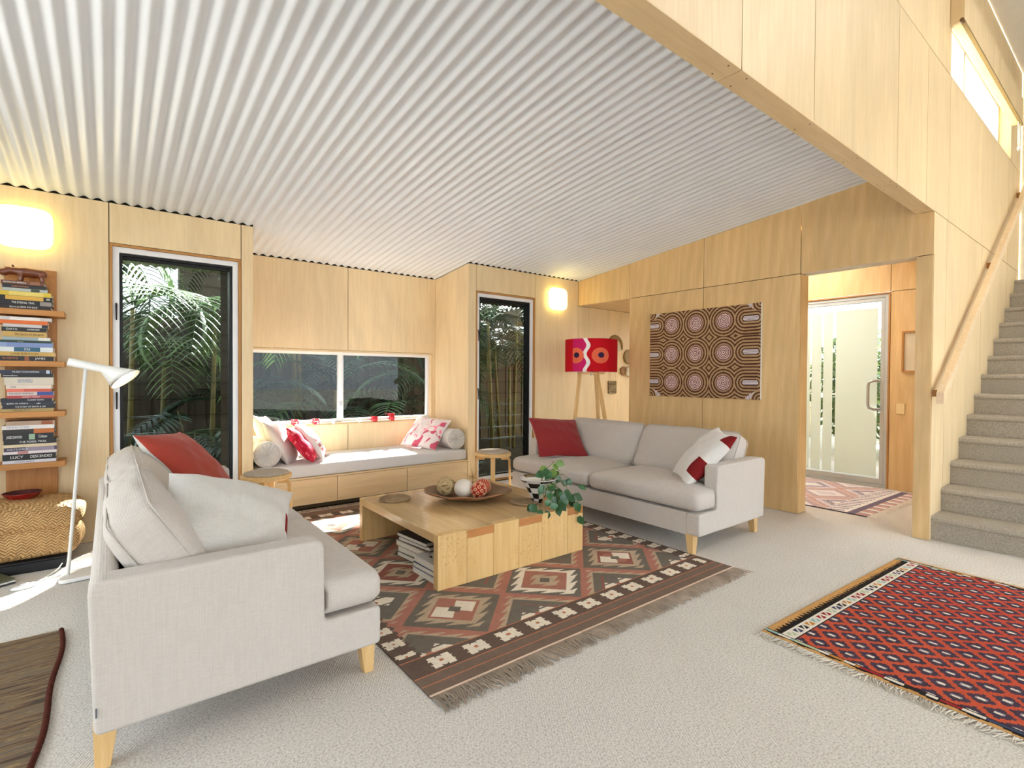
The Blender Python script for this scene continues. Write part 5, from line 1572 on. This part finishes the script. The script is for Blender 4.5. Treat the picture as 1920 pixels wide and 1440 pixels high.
S4 = [('beige', (170, 144, 122), 782, 828, 85, 612, [], ((150, 84, 52), .72, .96)),
      ('white', (222, 216, 212), 828, 870, 45, 612, [('THE ROAD TO NOW', 'b', -.2, .46)], None),
      ('black and orange', (40, 34, 32), 870, 922, 50, 622, [], ((186, 104, 44), .58, .98)),
      ('black', (28, 30, 32), 922, 988, 55, 604, [('JARED DIAMOND', 'w', -.28, .32), ('Collapse', 'w', .28, .18)], ((150, 176, 150), .50, .62)),
      ('charcoal', (38, 36, 38), 988, 1034, 65, 640, [('THE FOSSIL TRAIL', 'w', .05, .56)], None),
      ('cream', (214, 196, 166), 1034, 1066, 60, 640, [], None),
      ('purple grey', (74, 66, 88), 1066, 1110, 65, 640, [("LUCY'S CHILD", 'w', -.25, .4)], ((150, 140, 160), .40, .95)),
      ('white and pink', (222, 212, 214), 1110, 1140, 60, 640, [], ((190, 130, 130), .26, .46)),
      ('black', (34, 32, 34), 1140, 1208, 50, 632, [('LUCY', 'w', -.24, .34), ('DESCENDED', 'w', .22, .44)], None),
      ('white', (216, 214, 222), 1208, 1240, 50, 632, [('DONALD C. HANSON', 'k', -.1, .4)], None)]
ORD = ['topmost', 'second', 'third', 'fourth', 'fifth', 'sixth', 'seventh', 'eighth', 'ninth', 'tenth', 'eleventh']
SH = ['highest', 'second highest', 'second lowest', 'lowest']
rgb_ = random.Random(2)
for si, (S, z) in enumerate(zip((S1, S2, S3, S4), STOP)):
    zz = z + .0005
    n = len(S)
    for bi in range(n - 1, -1, -1):
        word, rgb, y0, y1, x0, x1, titles, band = S[bi]
        t = (y1 - y0) / 6 * .00345
        w = (x1 - x0) / 6 * .00258
        d = rgb_.uniform(.140, .160)
        lab = f'{word} book, {ORD[bi]} from top of the pile, {SH[si]} wall shelf' if bi else f'{word} book topping the pile on the {SH[si]} wall shelf'
        if bi == n - 1: lab = f'{word} book at the bottom of the pile on the {SH[si]} wall shelf'
        front = -.188 + rgb_.uniform(-.006, .008)
        b = empty('shelf_book', (xs_((x0 + x1) / 2), front + d / 2, zz), rgb_.uniform(-.03, .03), label=lab, cat='book', group=f'books piled on the {SH[si]} wall shelf')
        b['depth'] = d
        c = min(.0018, t * .12)
        MB().box(-w / 2 + .003, w / 2 - .003, -d / 2 + .002, d / 2 - .004, c, t - c).build('pages', PAGES, b)
        MB().prism([(-d / 2, 0), (d / 2, 0), (d / 2, c * .9), (-d / 2 + .002, c * .9), (-d / 2 + .002, t - c * .9), (d / 2, t - c * .9), (d / 2, t), (-d / 2, t)], 'x', -w / 2, w / 2).build('cover', COVER(rgb), b)
        if band:
            MB().box(-w / 2 + w * band[1], -w / 2 + w * band[2], -d / 2 - .0003, -d / 2, t * .04, t * .96).build('spine_band', COVER(band[0]), b)
        for (tx, tc_, rx, rw) in titles:
            title(b, tx, w * rw, t, tc_, rx * w)
        zz += t + .0004

# ------------------------------------------------------------------ carved hippo
HIP = m_wood('carved_red_wood', lin(92, 44, 24), lin(140, 74, 42), 'X', 2.0, .28, .5, coat=.4)
top1 = STOP[0] + .0005 + sum((q[3] - q[2]) / 6 * .00345 + .0004 for q in S1)
hp = empty('hippo_figurine', (-5.118, -.125, top1), label='carved reddish wood hippo standing on the highest pile of books', cat='figurine')
def meta_mesh(name, elems, res=.006):
    mbd = bpy.data.metaballs.new('tmp_meta'); mbd.resolution = res; mbd.render_resolution = res; mbd.threshold = .08
    for (co, rad, sz) in elems:
        e = mbd.elements.new(type='ELLIPSOID'); e.co = co; e.radius = rad; e.size_x, e.size_y, e.size_z = sz; e.stiffness = 2.0
    ob = bpy.data.objects.new('tmp_meta', mbd); COL.objects.link(ob)
    dg = bpy.context.evaluated_depsgraph_get(); dg.update()
    me = bpy.data.meshes.new_from_object(ob.evaluated_get(dg), depsgraph=dg)
    bpy.data.objects.remove(ob); bpy.data.metaballs.remove(mbd)
    me.name = name
    me.polygons.foreach_set('use_smooth', [True] * len(me.polygons))
    return me
K_ = 1.0
hip = [((.030, 0, .062), .05, (1.25, .80, .78)), ((-.010, 0, .064), .05, (1.2, .82, .80)), ((.066, 0, .058), .045, (.85, .72, .80)), ((-.048, 0, .066), .04, (.9, .75, .80)),
       ((-.080, 0, .066), .038, (.95, .78, .80)), ((-.108, 0, .054), .036, (.90, .86, .78)),
       ((.070, .018, .030), .022, (.75, .75, 1.3)), ((.070, -.018, .030), .022, (.75, .75, 1.3)), ((-.030, .018, .030), .022, (.75, .75, 1.3)), ((-.030, -.018, .030), .022, (.75, .75, 1.3)),
       ((.072, .018, .010), .020, (.75, .75, .8)), ((.072, -.018, .010), .020, (.75, .75, .8)), ((-.032, .018, .010), .020, (.75, .75, .8)), ((-.032, -.018, .010), .020, (.75, .75, .8))]
hme = meta_mesh('body', hip)
zmin = min(v.co.z for v in hme.vertices)
link('body', hme, HIP, hp, (0, 0, -zmin))
for sy in (-1, 1):
    MB().lathe([(.001, 0), (.0055, .003), (.005, .010), (.001, .014)], 8).build('ear', HIP, hp, loc=(-.066, sy * .016, .092), smooth=True)

# ------------------------------------------------------------------ basket, bowl, box, magazines
BASK = m_herring('plaited_palm_basket', lin(176, 128, 76), lin(224, 184, 128))
BLACKB = m_plain('black_box', (.014, .014, .016), .5, .3)
bx_ = empty('storage_box', (-5.18, -.30, 0), label='flat black box under the woven basket', cat='box')
MB().box(-.32, .26, -.20, .18, .001, .058).build('tray', BLACKB, bx_, bevel=.004)
MB().box(-.325, .265, -.205, .185, .059, .070).build('lid', BLACKB, bx_, bevel=.004)
bk_ = empty('woven_basket', (-5.19, -.295, .071), .06, label='plump plaited palm basket with a lid at the foot of the bookshelf', cat='basket')
def puffy(sx, sy, z0, z1, bot, topk):
    m = soft_box(sx, sy, z1 - z0, .045, 18, (.045, .02, 0.0), .003, 6)
    return m
m = puffy(.62, .40, 0, .20, 1, 1); m.build('body', BASK, bk_, smooth=True, loc=(0, 0, .1005))
m = soft_box(.635, .415, .175, .07, 18, (.045, .02, .018), .003, 8)
m.v = [(x, y, z * (1 - .22 * (x / .34) ** 2 if z > 0 else 1) + (.016 * (abs(x) / .33) ** 3 if z > 0 else 0)) for x, y, z in m.v]
m.build('lid', BASK, bk_, smooth=True, loc=(0, 0, .235))
rb_ = empty('red_bowl', (-5.135, -.27, .396), label='shallow dark red patterned glass bowl on the woven basket', cat='bowl')
RBW = m_plain('red_glass', lin(150, 22, 22), .15, .6, var=.2, nscale=30); RBD = m_weave('dark_net_inside', lin(40, 14, 16), lin(120, 60, 60), 90, .4)
mb = MB().lathe([(.022, 0), (.045, .004), (.075, .024), (.092, .046), (.095, .048), (.092, .050)], 36, cap0=True)
mb.lathe([(.092, .050), (.072, .028), (.04, .009), (.001, .006)], 36, mi=1)
mb.build('dish', [RBW, RBD], rb_, smooth=True)
mg = empty('magazine_pile', (-5.232, -.595, 0), .5, label='thin magazines lying on the carpet before the basket', cat='magazine')
for i in range(3):
    MB().box(-.11, .06, -.11, .11, .001 + i * .011, .010 + i * .011).build('magazine', [MAG[0], MAG[1], MAG[4]][i], mg, bevel=.0015)

# ------------------------------------------------------------------ candles on the sill
REDG = m_floral('red_white_glass', lin(190, 40, 56), lin(226, 190, 196), 40, .55)
REDG2 = m_plain('red_glass_jar', lin(196, 40, 50), .15, .6, var=.2, nscale=60)
SIL = .6765
for i, (x, h, rr, mt, l) in enumerate(((-3.245, .060, .036, REDG, 'red and white striped candle glass, first along the sill from the bolster'), (-3.040, .060, .036, REDG, 'red and white patterned candle glass, second along the sill'),
        (-2.585, .0, 0, None, ''), (-2.41, .058, .036, REDG2, 'plain red candle glass before the centre of the right hand pane'), (-2.205, .085, .032, REDG2, 'tall dark red candle glass, last along the sill'))):
    if not mt: continue
    c = empty('candle_glass', (x, RY + .022, SIL), label=l, cat='candle holder', group='candle glasses on the window sill')
    MB().lathe([(rr - .004, 0), (rr - .001, .003), (rr, .02), (rr, h), (rr - .003, h), (rr - .003, .008), (.001, .008)], 24, cap0=True).build('glass', mt, c, smooth=True)
    MB().lathe([(rr - .004, .0085), (rr - .004, h * .45), (.001, h * .46)], 20, cap0=True).build('wax', m_plain('candle_wax', (.75, .66, .62), .5, .3), c)
for x, l in ((-2.868, 'small white tealight on the sill at the near pane'), (-2.586, 'small white tealight on the sill at the far pane')):
    c = empty('tealight', (x, RY + .020, SIL), label=l, cat='candle', group='tealights on the window sill')
    MB().lathe([(.024, 0), (.026, .004), (.026, .026), (.023, .026), (.022, .018), (.001, .018)], 20, cap0=True).build('cup', WHITE, c, smooth=True)
    MB().tube([(0, 0, .018), (0, 0, .030)], .0015, 5).build('wick', BLKW := m_plain('wick', (.05, .05, .05), .9, .1), c)

# ------------------------------------------------------------------ things hung in the passage, entry fittings
STRAW = m_weave('pale_straw', lin(150, 116, 66), lin(206, 176, 120), 80, .6)
hat = empty('hanging_hat', (.70, -.004, 1.60), label='pale curved straw fan hung high on the passage wall behind the lamp', cat='wall ornament')
arc = [(.15 * math.cos(t), 0, .13 * math.sin(t)) for t in np.linspace(-.35, 2.5, 22)]
m = MB()
for i, (x, y, z) in enumerate(arc):
    w = .030 * math.sin(PI * (i + .5) / 22) ** .6
    l_ = math.hypot(x, z); ux, uz = x / l_, z / l_
    m.v += [(x - ux * w, -.004, z - uz * w), (x, -.022, z), (x + ux * w, -.004, z + uz * w)]
for i in range(21):
    a = i * 3; m.f += [(a, a + 1, a + 4, a + 3), (a + 1, a + 2, a + 5, a + 4)]; m.m += [0, 0]
m.build('straw_rim', STRAW, hat, smooth=True)
MB().prism([(.05, .06), (.13, -.04), (.14, -.06), (.03, -.05)], 'y', -.003, -.010).build('straw_fill', m_plain('cream_straw', (.66, .60, .46), .8, .1), hat)
MB().lathe([(.001, 0), (.012, .004), (.012, .02), (.001, .026)], 10).build('peg', STRAW, hat, loc=(-.15, -.002, .075), rot=(PI / 2, 0, 0), smooth=True)
for (x, z, r_, mt, l) in ((.985, 1.465, .10, STRAW, 'round straw dish on the passage wall beside the golden ply edge'), (.885, 1.270, .062, m_plain('brown_gourd', lin(140, 96, 50), .5, .3), 'small brown gourd disc on the passage wall'), (.985, 1.262, .072, m_plain('pale_drum', lin(206, 200, 176), .6, .2), 'small pale round drum on the passage wall')):
    e = empty('wall_disc', (x, -.001, z), label=l, cat='wall ornament', group='round ornaments on the passage wall')
    MB().lathe([(.001, .0), (r_ * .97, .0), (r_, .012), (r_ * .92, .026), (r_ * .6, .020), (.001, .018)], 28).build('disc', mt, e, rot=(PI / 2, 0, 0), smooth=True)
    MB().tube([(r_ * .96 * math.cos(t), r_ * .96 * math.sin(t), .020) for t in np.linspace(0, 2 * PI, 31)], .006, 6, cap=False).build('rim', STRAW, e, rot=(PI / 2, 0, 0), smooth=True)
po = empty('woven_pouch', (.655, -.001, 1.05), label='small striped woven pouch hanging on strings on the passage wall', cat='pouch')
POUCH = m_weave('striped_pouch', lin(96, 66, 38), lin(180, 164, 120), 60, .6)
for k in range(6):
    MB().box(-.082, .082, -.016, -.001, -.085 + k * .0285, -.085 + k * .0285 + .026).build('woven_band', [POUCH, STRAW][k % 2], po, bevel=.004)
for x in (-.07, -.035, .02, .07):
    MB().tube([(x, -.008, .085), (x * .7, -.006, .24)], .0015, 4).build('string', STRAW, po)

fp = empty('framed_print', (EX - .001, -3.11, 1.465), label='small cream picture in a brown frame beside the front door', cat='picture')
MB().ring_frame(-.185, .185, -.215, .215, .018, -.022, 0, axis='x').build('frame', CEDAR, fp)
MB().box(-.010, -.001, -.167, .167, -.197, .197).build('print', m_plain('cream_print', (.62, .55, .42), .7, .2, var=.05, nscale=6), fp)
swp = empty('light_switch', (EX - .001, -2.918, .868), label='cream light switch plate beside the front door', cat='light switch')
MB().box(-.009, 0, -.038, .038, -.058, .058).build('plate', m_plain('cream_plastic', lin(226, 206, 156), .4, .4, var=.02), swp, bevel=.004)
MB().box(-.013, -.009, -.010, .010, -.016, .010).build('rocker', m_plain('cream_plastic_rocker', lin(232, 214, 168), .35, .4, var=.02), swp, bevel=.002)
# ------------------------------------------------------------------ outside: ground, fence, garden
MULCH = m_plain('dark_leaf_litter', (.030, .026, .018), .95, .05, var=.4, nscale=14)
tag(MB().box(-40, 40, .13, 40, -.25, -.14).build('ground_garden', MULCH), 'dark leaf litter under the palms outside the windows', 'ground', kind='structure')
tag(MB().box(-40, -6.31, -8.2, .12, -.25, -.05).build('ground_side_bounce', m_plain('side_bounce_paving', (.30, .29, .27), .9, .1)), 'unseen paving beside the room, toned to bounce light onto the ceiling', 'ground', kind='structure')  # unseen ground, its tone set to throw sunlight up at the ceiling
tag(MB().box(-40, 40, -40, -8.21, -.25, -.05).build('ground_rear_bounce', m_plain('rear_bounce_paving', (.16, .155, .14), .9, .1)), 'unseen paving behind the room, toned to set its bounce light', 'ground', kind='structure')  # unseen ground put in for bounce light, darkened to hold it down
tag(MB().box(1.97, 40, -8.2, .12, -.25, -.06).build('ground_porch', m_plain('porch_paving', (.50, .46, .40), .9, .1, var=.12)), 'pale paving outside the front door', 'ground', kind='structure')
tag(MB().box(1.97, 3.2, -3.4, -.01, 2.62, 2.68).build('ceiling_porch', m_plain('porch_soffit', (.66, .60, .46), .6, .2)), 'cream porch ceiling outside the front door', 'ceiling', kind='structure')
FENCE = m_wood('weathered_fence', (.030, .026, .018), (.075, .058, .036), 'Z', 1.0, .8, .2)
fn = empty('garden_fence', (0, 4.3, -.14), label='dark weathered paling fence behind the palms', cat='fence')
fm = MB().box(0, .118, -.010, .010, 0, 2.15).mesh('paling'); fm.materials.append(FENCE)
for i in range(98):
    link('paling', fm, None, fn, (-6.6 + i * .112, .021 * (i % 2), 0))
for z in (.35, 1.75):
    MB().box(-6.6, 4.4, .033, .068, z, z + .09).build('fence_rail', FENCE, fn)

nb = empty('wall_garden_shade', (0, 5.3, -.14), label='tall dark boarded wall added behind the garden fence to shade the palms', cat='wall', kind='structure')
MB().box(-3.8, 6.0, .03, .25, 0, 4.6).build('wall_core', FENCE, nb)
bm2 = MB().prism([(.03, 0), (.012, 0), (.022, .2), (.03, .2)], 'x', -3.8, 6.0).mesh('weatherboard'); bm2.materials.append(FENCE)
for i in range(23): link('weatherboard', bm2, None, nb, (0, 0, .2 * i))

PALM1 = m_leaf('palm_green', lin(34, 62, 26), lin(66, 96, 42), .45, 3)
PALM2 = m_leaf('palm_deep_green', lin(20, 42, 26), lin(44, 72, 44), .42, 3)
CANEST = m_plain('palm_cane', lin(104, 96, 52), .5, .3, var=.3, nscale=6)
def frond_mesh(name, L, mat, nl, droop, seed, leafl=.42, curl=1.0):
    rg = random.Random(seed); mb = MB()
    def rach(t):
        a = droop * t
        # integrate a bending arc
        n = 20; x = z = 0.0
        for k in range(int(n * t) + 1):
            an = 1.15 - droop * (k / n)
            x += math.cos(an) * L / n; z += math.sin(an) * L / n
        return Vector((x, 0, z))
    pts = [rach(i / 16) for i in range(17)]
    mb.tube([tuple(p) for p in pts], [.011 * (1 - .75 * i / 16) for i in range(17)], 5)
    for k in range(nl):
        t = .18 + .82 * k / (nl - 1)
        p = rach(t); d = (rach(min(1, t + .05)) - rach(max(0, t - .05))).normalized()
        for sd in (-1, 1):
            ll = leafl * (math.sin(PI * (.12 + .80 * t)) ** .6) * rg.uniform(.85, 1.1)
            side = (Vector((0, sd, 0)) * 1.0 + d * (.55 + .5 * t) + Vector((0, 0, .22))).normalized()
            w = .013 * rg.uniform(.8, 1.15)
            V = []; q = p.copy(); g = side.copy()
            for s_ in range(5):
                f = s_ / 4
                ww = w * (1 - f ** 2.2) + .0006
                up = Vector((0, 0, 1)); wd = g.cross(up).normalized() if g.cross(up).length > .05 else d
                V += [tuple(q - wd * ww), tuple(q + Vector((0, 0, .35 * ww))), tuple(q + wd * ww)]
                q = q + g * ll / 4
                g = (g + Vector((0, 0, -.20 * curl * rg.uniform(.7, 1.3)))).normalized()
            Fq = []
            for s_ in range(4):
                a = s_ * 3; Fq += [(a, a + 1, a + 4, a + 3), (a + 1, a + 2, a + 5, a + 4)]
            mb.add(V, Fq)
    me = mb.mesh(name, True); me.materials.append(mat); return me
FR = [frond_mesh('frond', 1.55, PALM1, 34, 2.3, 1), frond_mesh('frond', 1.35, PALM2, 32, 2.7, 2), frond_mesh('frond', 1.75, PALM1, 38, 1.9, 3), frond_mesh('frond', 1.2, PALM2, 30, 2.1, 4, .36)]
PALM3 = m_leaf('palm_lightened_green', lin(66, 104, 44), lin(122, 150, 84), .38, 3)  # green lightened to offset the shade on the near fronds
FRN = [frond_mesh('frond', 1.45, PALM3, 30, 2.5, 6, .50), frond_mesh('frond', 1.25, PALM3, 28, 2.9, 8, .46)]
rgp = random.Random(31)
def palm(x, y, hs, nf, label, sc=1.0, mix=(0, 1, 2, 3)):
    p = empty('cane_palm', (x, y, -.14), rgp.uniform(0, 6.28), label=label, cat='palm', group='cane palms outside the windows')
    for h in hs:
        ox, oy = rgp.uniform(-.18, .18), rgp.uniform(-.15, .15)
        tx, ty = ox * 1.8, oy * 1.8
        MB().tube([(ox, oy, 0), ((ox + tx) / 2, (oy + ty) / 2, h * .5), (tx, ty, h)], [.030, .027, .022], 8).build('stem', CANEST, p, smooth=True)
        for k in range(nf):
            o = link('frond', FR[mix[rgp.randrange(len(mix))]], None, p, (tx, ty, h - .02))
            o.rotation_euler = (rgp.uniform(-.25, .25), rgp.uniform(-.35, .45), 2 * PI * (k + rgp.uniform(-.3, .3)) / nf)
            s_ = sc * rgp.uniform(.8, 1.15); o.scale = (s_, s_, s_)
    return p
def hanging_palm(x, y, h, yaws, label):
    p = empty('cane_palm', (x, y, -.14), 0, label=label, cat='palm', group='cane palms outside the windows')
    MB().tube([(0, 0, 0), (.03, .02, h * .5), (.05, .0, h)], [.032, .028, .022], 8).build('stem', CANEST, p, smooth=True)
    for k, (yaw, tilt, s_) in enumerate(yaws):
        o = link('frond', FRN[k % 2], None, p, (.05, 0, h - .02)); o.rotation_euler = (rgp.uniform(-.15, .15), tilt, yaw); o.scale = (s_, s_, s_)
hanging_palm(-4.55, 2.35, 2.05, [(-1.5, .30, 1.0), (-.5, .25, .95), (-2.5, .2, 1.0), (.6, .1, 1.0), (2.4, .1, 1.0), (1.5, .0, 1.0)], 'cane palm with drooping fronds closest to the louvre window by the sofa')
hanging_palm(-3.75, 2.45, 1.95, [(-1.9, .25, 1.0), (-2.9, .3, 1.0), (-1.0, .35, .9), (2.6, .15, 1.0), (.2, .1, .9), (1.3, .0, 1.0)], 'cane palm hanging over the inner side of the louvre window by the sofa')
hanging_palm(-4.2, 3.3, 1.5, [(-1.57, .2, 1.0), (-.6, .2, 1.0), (-2.6, .2, 1.0), (.8, .1, 1.0), (2.3, .1, 1.0)], 'cane palm in the middle of the view through the louvre window by the sofa')
hanging_palm(-4.85, 3.5, 2.7, [(-1.57, .5, 1.1), (-.4, .4, 1.1), (-2.4, .4, 1.1), (.9, .2, 1.1), (2.3, .2, 1.1)], 'tall cane palm by the fence on the bookshelf side')
palm(-3.35, 3.4, (2.7, 1.6), 7, 'tall cane palm by the fence between the louvre window and window seat', 1.0)
palm(-2.35, 3.3, (3.5, 3.0), 8, 'tallest cane palm, added at the fence to filter the sun on the carpet', .9)  # extra palm placed to break the sun on the carpet into dapples
palm(-2.95, 2.9, (.85, .45), 7, 'low cane palm behind the near pane of the window seat', .9)
palm(-2.0, 3.35, (1.1, .6), 7, 'cane palm behind the centre bar of the window seat window', .95)
palm(-1.25, 2.9, (.75,), 8, 'low cane palm behind the far pane of the window seat', .8)
palm(-.25, 3.3, (1.5, 1.0), 7, 'cane palm by the fence seen at the end of the window seat window')
palm(.25, 2.0, (1.7, 2.2), 7, 'tall cane palm outside the narrow louvre window')
palm(1.15, 2.9, (2.2, 1.5, 2.6), 6, 'clump of cane palms beyond the narrow louvre window')
palm(.5, 3.0, (2.7, 2.0), 7, 'cane palm against the fence beyond the narrow louvre window', 1.1)
palm(2.1, 3.3, (2.6, 1.8), 7, 'cane palm farthest along the fence, beyond the narrow louvre window', 1.1)

# split leaf plant near the first louvre window
MON = m_leaf('split_leaf_green', lin(24, 50, 38), lin(50, 82, 66), .32, 5)
def split_leaf():
    mb = MB(); n = 9
    mb.add([(-.012, 0, 0), (.012, 0, 0), (.008, .9, -.12), (-.008, .9, -.12)], [(0, 1, 2, 3)])
    for sd in (-1, 1):
        for k in range(n):
            t = k / (n - 1); y0 = .05 + .80 * t; L = .46 * math.sin(PI * (.22 + .70 * t)) ** .8
            dirn = Vector((sd * 1.0, .30 + .75 * t - .45 * (t < .2), -.18)).normalized()
            w = .043; z0 = -.12 * y0 * y0
            V = []
            for s_ in range(5):
                f = s_ / 4; q = Vector((0, y0, z0)) + dirn * L * f + Vector((0, 0, -.10 * f * f)); ww = w * (1 - f ** 3 * .85) * (.75 + .25 * f)
                V += [(q.x, q.y - ww, q.z), (q.x, q.y + ww, q.z)]
            Fq = [(2 * s_, 2 * s_ + 1, 2 * s_ + 3, 2 * s_ + 2) if sd > 0 else (2 * s_, 2 * s_ + 2, 2 * s_ + 3, 2 * s_ + 1) for s_ in range(4)]
            mb.add(V, Fq)
    me = mb.mesh('leaf', True); me.materials.append(MON); return me
SL = split_leaf()
for (x, y, l, nlv, hmax) in ((-4.02, 1.56, 'split leaf plant just outside the louvre window by the sofa', 9, 1.0), (-4.72, 1.35, 'low split leaf plant under the palms, bookshelf side', 7, .55), (-3.1, 1.55, 'split leaf plant below the near pane of the window seat', 8, .8), (-1.9, 1.6, 'split leaf plant below the far pane of the window seat', 7, .75)):
    p = empty('split_leaf_plant', (x, y, -.14), label=l, cat='plant', group='split leaf plants outside')
    for k in range(nlv):
        a = 2 * PI * k / nlv + rgp.uniform(-.3, .3); h = hmax * rgp.uniform(.55, 1.0); r_ = rgp.uniform(.12, .32)
        tip = Vector((r_ * math.cos(a), r_ * math.sin(a), h))
        MB().tube([(0, 0, 0), (tip.x * .4, tip.y * .4, h * .6), tuple(tip)], [.011, .009, .006], 6).build('stalk', CANEST, p, smooth=True)
        o = link('leaf', SL, None, p, tip); o.rotation_euler = (rgp.uniform(-.7, -.1), rgp.uniform(-.2, .2), a - PI / 2); s_ = rgp.uniform(.38, .52); o.scale = (s_, s_, s_)

# hedge plants and a white wall beyond the front door
HEDGE = m_leaf('hedge_green', lin(54, 84, 36), lin(112, 140, 70), .5, 6)
def shrub(x, y, r_, h, n, label, seed):
    rg = random.Random(seed)
    s_ = empty('garden_shrub', (x, y, -.06), label=label, cat='shrub', group='shrubs beyond the front door')
    MB().tube([(0, 0, 0), (.03, .02, h * .6)], [.04, .02], 7).build('trunk', CANEST, s_)
    mb = MB()
    for k in range(n):
        d = Vector((rg.gauss(0, 1), rg.gauss(0, 1), rg.gauss(0, 1))).normalized() * (rg.random() ** .35)
        c = Vector((d.x * r_, d.y * r_, h * .55 + d.z * h * .45)); u = Vector((rg.gauss(0, 1), rg.gauss(0, 1), rg.gauss(0, 1))).normalized(); v = u.orthogonal().normalized()
        L = rg.uniform(.05, .10)
        mb.add([tuple(c - u * L), tuple(c + v * L * .45), tuple(c + u * L), tuple(c - v * L * .45)], [(0, 1, 2, 3)])
    o = mb.build('foliage', HEDGE, s_); o['kind'] = 'stuff'
shrub(4.6, -2.95, .6, 1.7, 1500, 'leafy green shrub straight beyond the front door', 1)
shrub(4.9, -1.6, .8, 2.1, 1800, 'taller green shrub at the hinge side beyond the front door', 2)
shrub(4.8, -4.1, .6, 1.5, 1200, 'low green shrub at the handle side beyond the front door', 3)
shrub(6.2, -2.6, 1.0, 2.6, 1800, 'broad tree like shrub behind the other shrubs beyond the front door', 4)
tag(MB().box(7.5, 7.7, -9, 3, -.1, 1.1).build('wall_street', m_plain('white_render', (.65, .65, .63), .9, .1)), 'low white boundary wall beyond the shrubs', 'wall', kind='structure')
tag(MB().box(1.97, 7.0, .0, .10, -.06, 3.2).build('wall_sun_screen', m_plain('sun_screen_brown', (.40, .34, .24), .8, .2)), 'screen wall added beside the porch to keep sun off the ground', 'wall', kind='structure')  # screen put in to shade the ground outside the door
